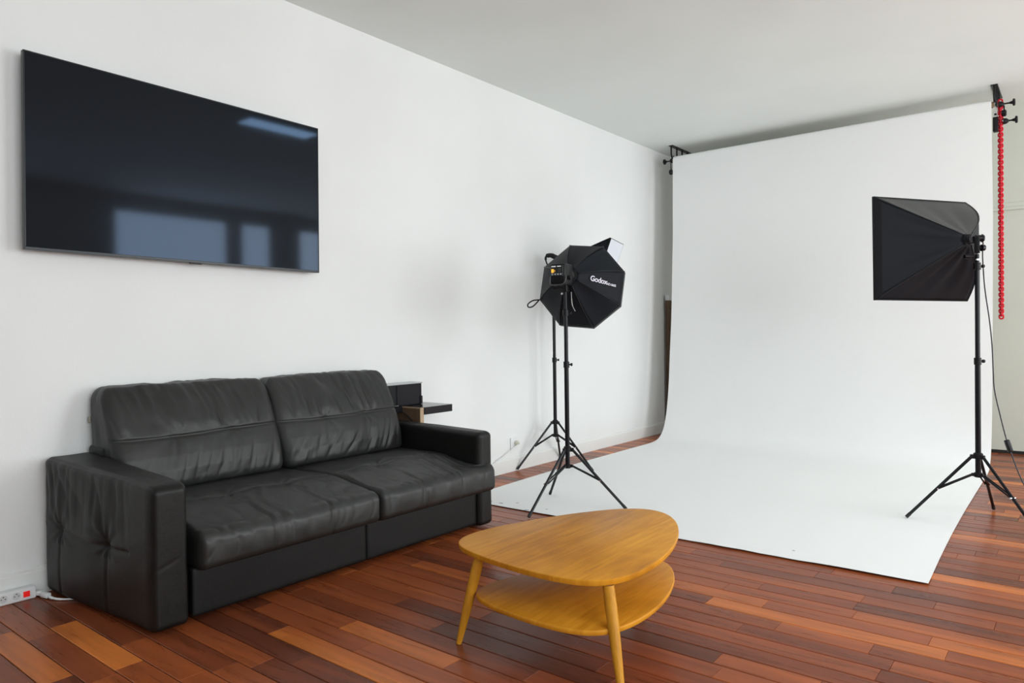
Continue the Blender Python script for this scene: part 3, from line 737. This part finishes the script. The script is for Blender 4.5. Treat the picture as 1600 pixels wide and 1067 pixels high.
def expander(x0, x1, y, z, label, big=True):
    t = thing('roll_expander', label, 'knob', (x0, y, z), 'stemmed knobs of the paper roll')
    s = 1 if x1 > x0 else -1
    bm = bmesh.new(); tube(bm, [(x0, y, z), (x0+s*0.02, y, z), (x0+s*0.035, y, z-0.001)], [0.024, 0.022, 0.010], 20); put(obj('socket_cup', bm, M_black, smooth='auto'), t)
    bm = bmesh.new(); tube(bm, [(x0+s*0.03, y, z), (x1-s*0.012, y, z)], 0.0065, 12); put(obj('stem', bm, M_blackm if big else M_chrome, smooth='auto'), t)
    bm = bmesh.new(); tube(bm, [(x1-s*0.03, y, z), (x1-s*0.01, y, z), (x1-s*0.008, y, z), (x1+s*0.004, y, z), (x1+s*0.008, y, z)], [0.008, 0.014, 0.027, 0.028, 0.022], 20); put(obj('knob', bm, M_black, smooth='auto'), t)
expander(0.220, 0.125, 6.868, 2.856, 'black knob on a stem sticking out left of the paper roll')
expander(3.02, 3.12, 6.868, 2.850, 'upper black knob on a stem beside the top of the red chain')
expander(3.05, 3.135, 6.868, 2.712, 'lower black knob on a stem beside the red chain')
for (xx, yy, zz, lb) in ((0.216, 6.83, 2.73, 'small round black knob below the left bracket at the paper edge'), (3.055, 6.87, 2.777, 'small round black knob between the two stemmed knobs beside the red chain')):
    bm = bmesh.new(); tube(bm, [(xx-0.016, yy, zz), (xx-0.010, yy, zz), (xx+0.010, yy, zz), (xx+0.016, yy, zz)], [0.018, 0.026, 0.026, 0.018], 20)
    tube(bm, [(xx, yy, zz), (xx, yy, HZ-0.13 if xx < 1 else zz+0.06)], 0.005, 8)
    tag(obj('round_knob', bm, M_black, smooth='auto'), lb, 'knob', 'small round knobs at the brackets')
t = thing('chain_drive', 'black drive block with a pale arm hanging under the right ceiling bracket', 'bracket', (3.0, 6.868, 2.64))
bm = bmesh.new(); box(bm, (2.982, 6.835, 2.638), (3.018, 6.895, 2.752), 0.005, 2); put(obj('drive_block', bm, M_black, smooth='auto'), t)
bm = bmesh.new(); box(bm, (2.986, 6.855, 2.752), (2.996, 6.880, 2.90), 0.002, 1); box(bm, (3.006, 6.855, 2.752), (3.014, 6.880, 2.83), 0.002, 1); put(obj('hanger_arm', bm, M_chrome), t)
bm = bmesh.new(); tube(bm, [(2.992, 6.852, 2.775), (3.006, 6.852, 2.775)], 0.008, 12); put(obj('bolt', bm, M_black), t)

# red chain: interlocking oval links
t = thing('pull_chain', 'long red plastic pull chain hanging from the ceiling at the right edge of the paper', 'chain', (3.031, 6.87, 1.17))
def link_mesh():
    bm = bmesh.new(); Rm_, rm = 0.0137, 0.0065; n1, n2 = 16, 8; hl = 0.0037; rings = []
    for i in range(n1):
        a = 2*math.pi*i/n1; cx_, cz_ = Rm_*math.cos(a), Rm_*math.sin(a) + (hl if math.sin(a) > 0 else -hl)
        nx_, nz_ = math.cos(a), math.sin(a); ring = []
        for k2 in range(n2):
            b_ = 2*math.pi*k2/n2
            ring.append(bm.verts.new((cx_+nx_*rm*math.cos(b_), rm*math.sin(b_), cz_+nz_*rm*math.cos(b_))))
        rings.append(ring)
    for i in range(n1):
        for k2 in range(n2): bm.faces.new((rings[i][k2], rings[(i+1) % n1][k2], rings[(i+1) % n1][(k2+1) % n2], rings[i][(k2+1) % n2]))
    bmesh.ops.recalc_face_normals(bm, faces=bm.faces)
    for f_ in bm.faces: f_.smooth = True
    me = bpy.data.meshes.new('chain_link'); bm.to_mesh(me); bm.free(); me.materials.append(M_red); return me
LM = link_mesh(); ztop, zbot = 2.872, 1.165; pitch = 0.0218; n = int((ztop-zbot)/pitch)
for i in range(n+1):
    o = bpy.data.objects.new('chain_link', LM); COL.objects.link(o)
    o.location = (3.031, 6.87, ztop-i*pitch); o.rotation_euler = (0, 0, math.radians(4 + (i % 2)*90)); put(o, t)
# ------------------------------------------------------------------ wooden board behind the paper
t = thing('leaning_post', 'brown wooden post with a white cap standing in the corner behind the paper', 'post', (0.05, 7.12, 0))
bm = bmesh.new(); box(bm, (0.022, 7.06, 0.0), (0.06, 7.15, 1.42), 0.004, 2); put(obj('post', bm, M_brownwood), t)
bm = bmesh.new(); box(bm, (0.018, 7.055, 1.42), (0.066, 7.155, 1.478), 0.006, 2); put(obj('cap', bm, M_white, smooth='auto'), t)
bm = bmesh.new(); tube(bm, [(0.059, 7.105, 1.33), (0.064, 7.105, 1.33)], 0.007, 12); put(obj('screw', bm, M_black), t)

# ------------------------------------------------------------------ light stands
def light_stand(label, cx, cy, th, ztop, collars, r=0.362, hub=0.365, low=0.262, knob_dir=(0.78, 0.62), leanfoot=None):
    t = thing('light_stand', label, 'light stand', (cx, cy, 0), group='black tripod light stands')
    kd = Vector((knob_dir[0], knob_dir[1], 0)).normalized()
    zs = [low-0.012] + collars + [ztop]; rads = [0.0145, 0.0125, 0.0105, 0.009]
    for i in range(len(zs)-1):
        bm = bmesh.new(); tube(bm, [(cx, cy, zs[i]), (cx, cy, zs[i+1])], rads[i], 18); put(obj('pole', bm, M_blackm, smooth='auto'), t)
    for z in collars:
        bm = bmesh.new(); tube(bm, [(cx, cy, z-0.022), (cx, cy, z-0.020), (cx, cy, z+0.016), (cx, cy, z+0.018)], [0.016, 0.0185, 0.0185, 0.015], 18)
        co = put(obj('collar', bm, M_black, smooth='auto'), t)
        bm = bmesh.new(); p = Vector((cx, cy, z-0.002)); tube(bm, [p+kd*0.016, p+kd*0.026, p+kd*0.028, p+kd*0.038], [0.005, 0.005, 0.010, 0.009], 12)
        o = obj('knob', bm, M_black, smooth='auto'); o.parent = co; o.matrix_parent_inverse = Matrix.Translation(-Vector(t.location))
        o.matrix_parent_inverse = co.matrix_parent_inverse.copy() if False else Matrix.Identity(4)
    bm = bmesh.new(); tube(bm, [(cx, cy, hub-0.014), (cx, cy, hub-0.012), (cx, cy, hub+0.014), (cx, cy, hub+0.020)], [0.020, 0.024, 0.024, 0.018], 20)
    for k_ in range(3):
        a = th+k_*2*math.pi/3; d = Vector((math.cos(a), math.sin(a), 0)); Mx = frame_matrix((cx+d.x*0.028, cy+d.y*0.028, hub), (0, 0, 1), d)
        box(bm, (-0.012, -0.009, -0.013), (0.012, 0.009, 0.010), 0.003, 1, Mx)
    put(obj('upper_hub', bm, M_black, smooth='auto'), t)
    bm = bmesh.new(); tube(bm, [(cx, cy, low-0.014), (cx, cy, low-0.012), (cx, cy, low+0.010), (cx, cy, low+0.012)], [0.018, 0.021, 0.021, 0.018], 20)
    for k_ in range(3):
        a = th+k_*2*math.pi/3; d = Vector((math.cos(a), math.sin(a), 0)); Mx = frame_matrix((cx+d.x*0.024, cy+d.y*0.024, low), (0, 0, 1), d)
        box(bm, (-0.010, -0.007, -0.009), (0.010, 0.007, 0.009), 0.003, 1, Mx)
    put(obj('lower_hub', bm, M_black, smooth='auto'), t)
    for k_ in range(3):
        a = th+k_*2*math.pi/3; d = Vector((math.cos(a), math.sin(a), 0)); s_ = Vector((-d.y, d.x, 0))
        A = Vector((cx, cy, hub-0.004))+d*0.034; B = Vector((cx, cy, 0.010))+d*r
        if leanfoot and k_ in leanfoot: B = Vector(leanfoot[k_])
        bm = bmesh.new(); tube(bm, [A, A.lerp(B, 0.95)], 0.0085, 10); lg = put(obj('leg', bm, M_blackm, smooth='auto'), t)
        bm = bmesh.new(); tube(bm, [A.lerp(B, 0.94), B], [0.0098, 0.0098], 12)
        for v in bm.verts: v.co.z = max(v.co.z, 0.0005)
        o = obj('rubber_foot', bm, M_rubber, smooth='auto'); o.parent = lg
        o.matrix_parent_inverse = Matrix.Identity(4)
        M2 = A.lerp(B, 0.52); C0 = Vector((cx, cy, low))+d*0.030
        bm = bmesh.new()
        for sg in (-1, 1): tube(bm, [C0+s_*0.0075*sg, M2+s_*0.0105*sg], 0.0048, 8)
        put(obj('brace', bm, M_blackm, smooth='auto'), t)
        bm = bmesh.new(); tube(bm, [M2-s_*0.017, M2+s_*0.017], 0.0042, 10); put(obj('rivet', bm, M_chrome), t)
    return t
light_stand('black tripod light stand nearest the left wall with one foot at the skirting', 0.19, 4.74, -2.116, 1.56, [0.873, 1.25], r=0.36, leanfoot={0: (0.024, 4.445, 0.012)})
light_stand('black tripod light stand behind the coffee table carrying the octagonal softbox', 1.021, 3.691, 4.605, 1.36, [0.896, 1.22], r=0.36)
light_stand('black tripod light stand at the right edge of the paper carrying the square softbox', 3.077, 4.742, 3.55, 1.50, [0.905, 1.435], r=0.365, hub=0.371, low=0.268)

# ------------------------------------------------------------------ softboxes
def lerp(a, b, s): return a+(b-a)*s
def panel_mesh(name, A, B, a, b, out, bow, mt, parent, n=14, m=18, sag=0.0, folds=0.0, seed=0):
    """cloth panel between front edge A-B and ring edge a-b, rods bowing outward by bow"""
    V = []; F = []
    for j in range(n+1):
        s = j/n
        for i in range(m+1):
            u = i/m
            p = lerp(lerp(A, B, u), lerp(a, b, u), s)
            e = math.sin(math.pi*s); q = 4*u*(1-u)
            d = bow*e - sag*e*q
            d += folds*math.sin(u*19+seed)*s*(1-s)*q
            V.append(p+out*d)
    for j in range(n):
        for i in range(m): F.append((j*(m+1)+i, j*(m+1)+i+1, (j+1)*(m+1)+i+1, (j+1)*(m+1)+i))
    o = mesh_np(name, V, F, mt); md_ = o.modifiers.new('solid', 'SOLIDIFY'); md_.thickness = 0.003; md_.offset = 0
    return put(o, parent)

def square_softbox(root, c4, ring_c, ring_h, bows, mats, lip=0.03, sags=(0.02,)*4, folds=(0,)*4, bowdirs=None):
    """c4: TL, TR, BR, BL front corners; bows per rod"""
    cen = sum(c4, Vector())/4; axis = (cen-ring_c).normalized()
    xh = (c4[1]-c4[0]).normalized(); zh = (c4[0]-c4[3]).normalized()
    rc = [ring_c + xh*sx*ring_h + zh*sz*ring_h for sx, sz in ((-1, 1), (1, 1), (1, -1), (-1, -1))]
    fn = (c4[1]-c4[0]).cross(c4[3]-c4[0]).normalized()
    if fn.dot(axis) < 0: fn = -fn
    rods = []
    for k_ in range(4):
        outd = (c4[k_]-cen).normalized() if not bowdirs else Vector(bowdirs[k_]).normalized(); rods.append((outd, bows[k_]))
    def rodp(k_, s):
        return lerp(c4[k_], rc[k_], s) + rods[k_][0]*rods[k_][1]*math.sin(math.pi*s)*(1-0.0*s)
    n_, m_ = 20, 20
    for k_ in range(4):
        k2 = (k_+1) % 4; V = []; F = []
        outn = ((c4[k_]+c4[k2])/2-cen).normalized()
        for j in range(n_+1):
            s = j/n_; p0, p1 = rodp(k_, s), rodp(k2, s)
            for i in range(m_+1):
                u = i/m_; p = lerp(p0, p1, u)
                q = math.sin(math.pi*u)*math.sin(math.pi*min(1, s*1.05))
                p = p - outn*(sags[k_]*q) + outn*folds[k_]*math.sin(u*23+s*2+k_)*s*(1-s)*3*math.sin(math.pi*u)
                V.append(p)
        for j in range(n_):
            for i in range(m_): F.append((j*(m_+1)+i, j*(m_+1)+i+1, (j+1)*(m_+1)+i+1, (j+1)*(m_+1)+i))
        o = mesh_np('panel', V, F, mats[k_]); md_ = o.modifiers.new('solid', 'SOLIDIFY'); md_.thickness = 0.002; md_.offset = 0; put(o, root)
        bm = bmesh.new(); tube(bm, [rodp(k_, s/12)+rods[k_][0]*0.002 for s in range(13)], 0.0035, 8); put(obj('rod_seam', bm, M_black, smooth=True), root)
    bm = bmesh.new()
    for k_ in range(4):
        k2 = (k_+1) % 4; a_, b_ = c4[k_], c4[k2]; o1 = (a_-cen).normalized()*0.004; o2 = (b_-cen).normalized()*0.004
        vs = [bm.verts.new(v) for v in (a_-axis*0.002+o1, b_-axis*0.002+o2, b_+fn*lip+o2, a_+fn*lip+o1)]
        bm.faces.new(vs)
    bmesh.ops.remove_doubles(bm, verts=bm.verts, dist=1e-5)
    o = put(obj('rim_band', bm, M_black), root); md_ = o.modifiers.new('solid', 'SOLIDIFY'); md_.thickness = 0.004; md_.offset = 0
    bm = bmesh.new()
    g_ = 10; grid = [[lerp(lerp(c4[0], c4[1], i/g_), lerp(c4[3], c4[2], i/g_), j/g_) + fn*(0.012+0.012*math.sin(math.pi*i/g_)*math.sin(math.pi*j/g_)) for i in range(g_+1)] for j in range(g_+1)]
    vv = [[bm.verts.new(p) for p in row] for row in grid]
    for j in range(g_):
        for i in range(g_): bm.faces.new((vv[j][i], vv[j][i+1], vv[j+1][i+1], vv[j+1][i]))
    put(obj('diffuser', bm, M_diff, smooth=True), root)
    bm = bmesh.new(); tube(bm, [ring_c-axis*0.012, ring_c+axis*0.012], ring_h*1.15, 20); put(obj('speed_ring', bm, M_black, smooth='auto'), root)
    return axis

# softbox at the right
t = thing('softbox_light', 'black rectangular softbox with a shiny top at the right, aimed at the paper', 'softbox', (3.077, 4.742, 1.5), 'rectangular softboxes')
c4 = [Vector((2.599, 4.536, 1.850)), Vector((2.978, 5.146, 1.851)), Vector((2.985, 5.142, 1.254)), Vector((2.604, 4.530, 1.260))]
rc = Vector((3.030, 4.740, 1.585))
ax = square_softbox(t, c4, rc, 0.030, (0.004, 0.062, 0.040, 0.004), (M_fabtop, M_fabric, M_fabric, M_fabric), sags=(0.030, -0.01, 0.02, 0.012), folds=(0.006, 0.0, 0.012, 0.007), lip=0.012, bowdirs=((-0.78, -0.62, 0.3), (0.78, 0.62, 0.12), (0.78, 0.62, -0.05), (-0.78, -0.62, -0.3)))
# near side border strip and centre crease of the side panel
bm = bmesh.new()
sidev = ((c4[0]+c4[3])/2-rc).normalized()
A0, A1 = c4[0].lerp(rc, 0.085), c4[3].lerp(rc, 0.085)
outn = ((c4[0]+c4[3])/2-(c4[1]+c4[2])/2).normalized()
V = [c4[0]+outn*0.0055, c4[3]+outn*0.0055, A1+outn*0.0055, A0+outn*0.0055]
bm.faces.new([bm.verts.new(v) for v in V])
o = put(obj('border_strip', bm, mat('black_webbing', (0.0075, 0.0075, 0.009), 0.7, spec=0.12)), t); md = o.modifiers.new('s', 'SOLIDIFY'); md.thickness = 0.002; md.offset = 0
bm = bmesh.new(); tube(bm, [rc-ax*0.010, rc-ax*0.026, rc-ax*0.032], [0.030, 0.028, 0.020], 20); put(obj('lamp_holder', bm, M_black, smooth='auto'), t)
e = rc+Vector((0.040, 0.010, 0.004))
bm = bmesh.new(); tube(bm, [e, e+Vector((0.026, 0.014, 0.0)), e+Vector((0.028, 0.016, 0)), e+Vector((0.036, 0.02, 0))], [0.019, 0.019, 0.023, 0.018], 18); put(obj('end_cap', bm, M_blackm, smooth='auto'), t)
bm = bmesh.new(); box(bm, (3.064, 4.728, 1.505), (3.090, 4.756, 1.60), 0.004, 2); put(obj('tilt_bracket', bm, M_black, smooth='auto'), t)
bm = bmesh.new(); tube(bm, [(3.085, 4.748, 1.535), (3.094, 4.754, 1.535), (3.096, 4.756, 1.535), (3.108, 4.766, 1.535)], [0.006, 0.006, 0.019, 0.017], 14); put(obj('tilt_knob', bm, M_blackm, smooth='auto'), t)
bm = bmesh.new(); tube(bm, [(3.06, 4.728, 1.488), (3.040, 4.712, 1.488), (3.038, 4.710, 1.488), (3.022, 4.698, 1.488)], [0.005, 0.005, 0.014, 0.012], 14); put(obj('clamp_knob', bm, M_blackm, smooth='auto'), t)
bm = bmesh.new(); tube(bm, [(3.077, 4.742, 1.466), (3.077, 4.742, 1.474)], 0.0115, 16); o = put(obj('spigot', bm, M_chrome, smooth='auto'), t); o['label'] = 'bright metal spigot'

cp = [(3.080, 4.768, 1.590), (3.096, 4.83, 1.575), (3.088, 4.90, 1.50), (3.094, 4.94, 1.32), (3.115, 4.95, 1.133), (3.127, 4.95, 0.985), (3.132, 4.95, 0.838), (3.138, 4.95, 0.727), (3.165, 4.95, 0.581), (3.192, 4.95, 0.454), (3.213, 4.95, 0.383), (3.239, 4.95, 0.294), (3.274, 4.95, 0.20), (3.33, 4.95, 0.08), (3.40, 4.95, 0.010), (3.52, 4.98, 0.004), (3.8, 5.1, 0.004), (4.3, 5.3, 0.004)]
bm = bmesh.new(); tube(bm, curve_pts(cp, 5), 0.0034, 8); cord = put(obj('power_cord', bm, mat('dark_violet_black_cable', (0.016, 0.012, 0.022), 0.4), smooth=True), t)
d = (Vector((3.213, 4.95, 0.383))-Vector((3.192, 4.95, 0.454))).normalized(); Mx = frame_matrix((3.204, 4.945, 0.413), d, (0.8, 0.6, 0))
bm = bmesh.new(); box(bm, (-0.013, -0.012, -0.036), (0.013, 0.012, 0.036), 0.007, 3, Mx); box(bm, (0.010, -0.006, -0.012), (0.0155, 0.006, 0.012), 0.002, 1, Mx); sw = obj('inline_switch', bm, M_black, smooth='auto'); sw.parent = cord; sw.matrix_parent_inverse = Matrix.Identity(4)

# softbox behind the octagonal one
t = thing('softbox_light', 'black rectangular softbox with a white front, half hidden behind the octagonal softbox', 'softbox', (0.19, 4.74, 1.5), 'rectangular softboxes')
tn, tf = Vector((0.696, 4.782, 1.813)), Vector((0.558, 5.209, 1.814))
hn = Vector((0.95, 0.307, 0)); dn_ = (Vector((0, 0, -0.94))-hn*0.34).normalized()*0.56
c4 = [tf, tn, tn+dn_, tf+dn_]
rc = Vector((0.225, 4.78, 1.62))
ax = square_softbox(t, c4, rc, 0.030, (0.02, 0.012, 0.01, 0.02), (M_fabric,)*4, sags=(0.015, 0.015, 0.015, 0.015), lip=0.012)
bm = bmesh.new(); tube(bm, [rc-ax*0.010, rc-ax*0.07, rc-ax*0.085], [0.032, 0.030, 0.020], 20); put(obj('lamp_holder', bm, M_black, smooth='auto'), t)
bm = bmesh.new(); box(bm, (0.165, 4.715, 1.555), (0.215, 4.765, 1.64), 0.006, 2); put(obj('tilt_bracket', bm, M_black, smooth='auto'), t)
bm = bmesh.new(); tube(bm, curve_pts([(0.20, 4.644, 1.635), (0.192, 4.636, 1.67), (0.196, 4.638, 1.70), (0.225, 4.66, 1.708), (0.262, 4.69, 1.69), (0.30, 4.72, 1.70)], 5), [0.006]*6+[0.010]*5+[0.018]*5+[0.020]*5+[0.012]*5, 8)
put(obj('handle', bm, M_black, smooth=True), t)

# octagonal softbox with its lamp
t = thing('octagonal_softbox', 'black octagonal softbox with white lettering and a lamp showing an orange lit display', 'softbox', (1.021, 3.691, 1.36))
n_ax = Vector((-0.33, 0.92, -0.19)).normalized()
hub = Vector((1.044, 3.698, 1.443)); rimc = Vector((0.973, 3.947, 1.397))
Mo = frame_matrix(rimc, n_ax, (0.94, 0.33, 0)); xo, yo = Mo.col[0].to_3d(), Mo.col[1].to_3d()
if yo.z > 0: pass
RR = 0.292; rr0 = 0.050
ysg = 1 if yo.z > 0 else -1
def rimv(k_, rad=RR, c_=rimc, tilt=17.0):
    a = math.radians(tilt+45*k_); return c_ + xo*rad*math.cos(a) + yo*ysg*rad*math.sin(a)
for k_ in range(8):
    A, B = rimv(k_), rimv(k_+1); a, b = rimv(k_, rr0, hub), rimv(k_+1, rr0, hub)
    out = ((A+B)/2-rimc).normalized() - n_ax*0.6; out.normalize()
    V = []; F = []; n2_, m2_ = 14, 10
    for j in range(n2_+1):
        s = j/n2_; bow = 0.020*math.sin(math.pi*s)
        oa = (A-rimc).normalized(); ob = (B-rimc).normalized()
        p0 = lerp(A, a, s)+(oa-n_ax*0.5)*bow; p1 = lerp(B, b, s)+(ob-n_ax*0.5)*bow
        for i in range(m2_+1):
            u = i/m2_; V.append(lerp(p0, p1, u) - out*0.010*math.sin(math.pi*u)*math.sin(math.pi*s))
    for j in range(n2_):
        for i in range(m2_): F.append((j*(m2_+1)+i, j*(m2_+1)+i+1, (j+1)*(m2_+1)+i+1, (j+1)*(m2_+1)+i))
    o = mesh_np('panel', V, F, M_fabric); md = o.modifiers.new('s', 'SOLIDIFY'); md.thickness = 0.003; md.offset = 0; put(o, t)
    bm = bmesh.new(); tube(bm, [lerp(A, a, s/12)+((A-rimc).normalized()-n_ax*0.5)*(0.020*math.sin(math.pi*s/12)+0.002) for s in range(13)], 0.0032, 8); put(obj('rod_seam', bm, M_black, smooth=True), t)
bm = bmesh.new(); ra = [bm.verts.new(rimv(k_)) for k_ in range(8)]; rb_ = [bm.verts.new(rimv(k_)+n_ax*0.035) for k_ in range(8)]
for k_ in range(8): bm.faces.new((ra[k_], ra[(k_+1) % 8], rb_[(k_+1) % 8], rb_[k_]))
o = put(obj('rim_band', bm, M_black), t); md = o.modifiers.new('s', 'SOLIDIFY'); md.thickness = 0.004; md.offset = 0
bm = bmesh.new(); cc = bm.verts.new(rimc+n_ax*0.03); rv = [bm.verts.new(rimv(k_, RR-0.002)+n_ax*0.012) for k_ in range(8)]
for k_ in range(8): bm.faces.new((cc, rv[k_], rv[(k_+1) % 8]))
put(obj('diffuser', bm, M_diff), t)
# speed ring
bm = bmesh.new(); tube(bm, [hub-n_ax*0.03, hub-n_ax*0.028, hub-n_ax*0.008, hub-n_ax*0.006, hub+n_ax*0.012], [0.046, 0.053, 0.053, 0.050, 0.050], 32); put(obj('speed_ring', bm, M_black, smooth='auto'), t)
# lamp body: octagonal-ish housing from the ring back to the display
face = Vector((1.0857, 3.5134, 1.4442)); h_ax = (hub-n_ax*0.01-face).normalized()
Mh = frame_matrix(face, h_ax, (0.94, 0.33, 0)); Xh, Yh = Mh.col[0].to_3d(), Mh.col[1].to_3d()
if Yh.z < 0: Yh = -Yh; 
def hb(lo, hi, bev, seg=2):
    b_ = bmesh.new(); MM = Matrix((Xh, Yh, h_ax)).transposed().to_4x4(); MM.translation = face
    box(b_, lo, hi, bev, seg, MM); return b_
put(obj('lamp_housing', hb((-0.050, -0.062, 0.0), (0.050, 0.064, 0.125), 0.012, 3), M_black, smooth='auto'), t)
bm = bmesh.new(); tube(bm, [face+h_ax*0.125, face+h_ax*0.15, hub-n_ax*0.028], [0.046, 0.048, 0.048], 28); put(obj('lamp_neck', bm, M_blackm, smooth='auto'), t)
scr = put(obj('display', hb((-0.040, -0.014, -0.003), (0.036, 0.052, 0.002), 0.002, 1), mat('dark_display', (0.006, 0.006, 0.007), 0.2)), t)
def sub(name, lo, hi, mt):
    o = obj(name, hb(lo, hi, 0.0004, 1), mt); o.parent = scr; o.matrix_parent_inverse = Matrix.Identity(4); return o
M_or = mat('orange_display_light', (0.5, 0.25, 0.02), 0.4, emit=((1.0, 0.52, 0.06), 0.75))
M_gl = mat('pale_display_text', (0.5, 0.5, 0.52), 0.4, emit=((0.8, 0.85, 0.9), 0.35))
sub('orange_icon', (-0.038, 0.008, -0.0042), (-0.022, 0.030, -0.003), M_or)
sub('orange_bar', (-0.022, 0.013, -0.0042), (-0.012, 0.024, -0.003), mat('dim_orange', (0.3, 0.14, 0.02), 0.4, emit=((1.0, 0.45, 0.05), 0.2)))
sub('title_text', (-0.037, 0.042, -0.0042), (-0.009, 0.048, -0.003), M_gl); sub('title_text', (0.000, 0.043, -0.0042), (0.024, 0.048, -0.003), M_gl)
for q in range(4): sub('readout', (-0.037+q*0.018, -0.006, -0.0042), (-0.026+q*0.018, 0.003, -0.003), mat('dim_readout', (0.2, 0.2, 0.2), 0.4, emit=((0.6, 0.7, 0.8), 0.12)))
for q in range(4): sub('tick', (0.003, 0.010+q*0.006, -0.0042), (0.026, 0.012+q*0.006, -0.003), mat('dim_tick', (0.08, 0.09, 0.1), 0.4))
for q in range(3):
    b_ = hb((-0.030, -0.050+q*0.010, -0.006), (0.026, -0.045+q*0.010, 0.001), 0.001, 1); put(obj('vent_rib', b_, M_blackm), t)
b_ = bmesh.new(); tube(b_, curve_pts([face+Xh*-0.045+Yh*-0.015-h_ax*0.004, face+Xh*-0.046+Yh*-0.055-h_ax*0.006, face+Xh*-0.030+Yh*-0.066-h_ax*0.006, face+Xh*0.028+Yh*-0.064-h_ax*0.006, face+Xh*0.050+Yh*-0.045-h_ax*0.004, face+Xh*0.054+Yh*-0.010+h_ax*0.004], 5), 0.0035, 8); put(obj('guard_bar', b_, mat('dark_grey_bar', (0.06, 0.062, 0.065), 0.35), smooth=True), t)
b_ = bmesh.new(); tube(b_, [face+Xh*0.053-Yh*0.022+h_ax*0.05, face+Xh*0.068-Yh*0.022+h_ax*0.05], [0.015, 0.013], 16); put(obj('side_knob', b_, M_black, smooth='auto'), t)
b_ = bmesh.new(); box(b_, (1.004, 3.672, 1.345), (1.040, 3.712, 1.42), 0.006, 2); put(obj('swivel_mount', b_, M_black, smooth='auto'), t)
b_ = bmesh.new(); tube(b_, [(1.01, 3.676, 1.372), (0.985, 3.66, 1.372), (0.983, 3.659, 1.372), (0.965, 3.648, 1.372)], [0.005, 0.005, 0.012, 0.011], 12); put(obj('swivel_knob', b_, M_black, smooth='auto'), t)
b_ = bmesh.new(); tube(b_, [(1.012, 3.672, 1.335), (1.012, 3.664, 1.335)], 0.007, 12); put(obj('bolt', b_, M_chrome), t)
# strap loop at the left corner, pull tab
LV = rimv(4)
b_ = bmesh.new(); q = LV; tube(b_, curve_pts([q, q+Vector((-0.035, -0.03, -0.005)), q+Vector((-0.062, -0.05, -0.028)), q+Vector((-0.060, -0.048, -0.048)), q+Vector((-0.040, -0.03, -0.045)), q+Vector((-0.018, -0.012, -0.020)), q+Vector((-0.006, -0.004, -0.004))], 6), 0.0045, 8)
put(obj('strap_loop', b_, M_black, smooth=True), t)
# white cable hanging below the head
b_ = bmesh.new(); q = hub - n_ax*0.03; tube(b_, curve_pts([(1.058, 3.70, 1.345), (1.060, 3.70, 1.30), (1.066, 3.70, 1.26), (1.082, 3.705, 1.225)], 6), [0.002]*6+[0.0028]*7+[0.002]*6, 8)
o = put(obj('hanging_tag_cord', b_, mat('pale_cord', (0.55, 0.54, 0.52), 0.5), smooth=True), t); o['label'] = 'thin pale cord'

# lettering on the right-hand panel (between rim corner 0 and 7)
A, B = rimv(0), rimv(7); a, b = rimv(0, rr0, hub), rimv(7, rr0, hub)
pn = (B-A).cross(a-A).normalized(); 
if pn.dot(n_ax) > 0: pn = -pn
def text_mesh(body, size, origin, xdir, normal, name, parent, shear=0.0, bold=0.0):
    cu = bpy.data.curves.new(name, 'FONT'); cu.body = body; cu.size = size; cu.extrude = 0.0006; cu.offset = bold; cu.space_character = 0.95
    tmp = bpy.data.objects.new(name, cu); COL.objects.link(tmp); bpy.context.view_layer.update()
    me = bpy.data.meshes.new_from_object(tmp.evaluated_get(bpy.context.evaluated_depsgraph_get())); bpy.data.objects.remove(tmp)
    z = normal.normalized(); x = (xdir - z*xdir.dot(z)).normalized(); y = z.cross(x)
    MM = Matrix((x, y, z)).transposed().to_4x4(); MM.translation = origin; me.transform(MM)
    me.materials.append(M_print); o = bpy.data.objects.new(name, me); COL.objects.link(o); return put(o, parent)
mid_rim = (A+B)/2; mid_ring = (a+b)/2
xd = (mid_rim-mid_ring).normalized()
start = lerp(mid_ring, mid_rim, 0.26) + pn*0.019 + (A-B).normalized()*(-0.006)
text_mesh('Godox', 0.0475, start, xd, pn, 'lettering', t, bold=0.0006)
text_mesh('AD-S60S', 0.0205, start+xd*0.129-pn*0.002, xd, pn, 'lettering', t, bold=0.0003)
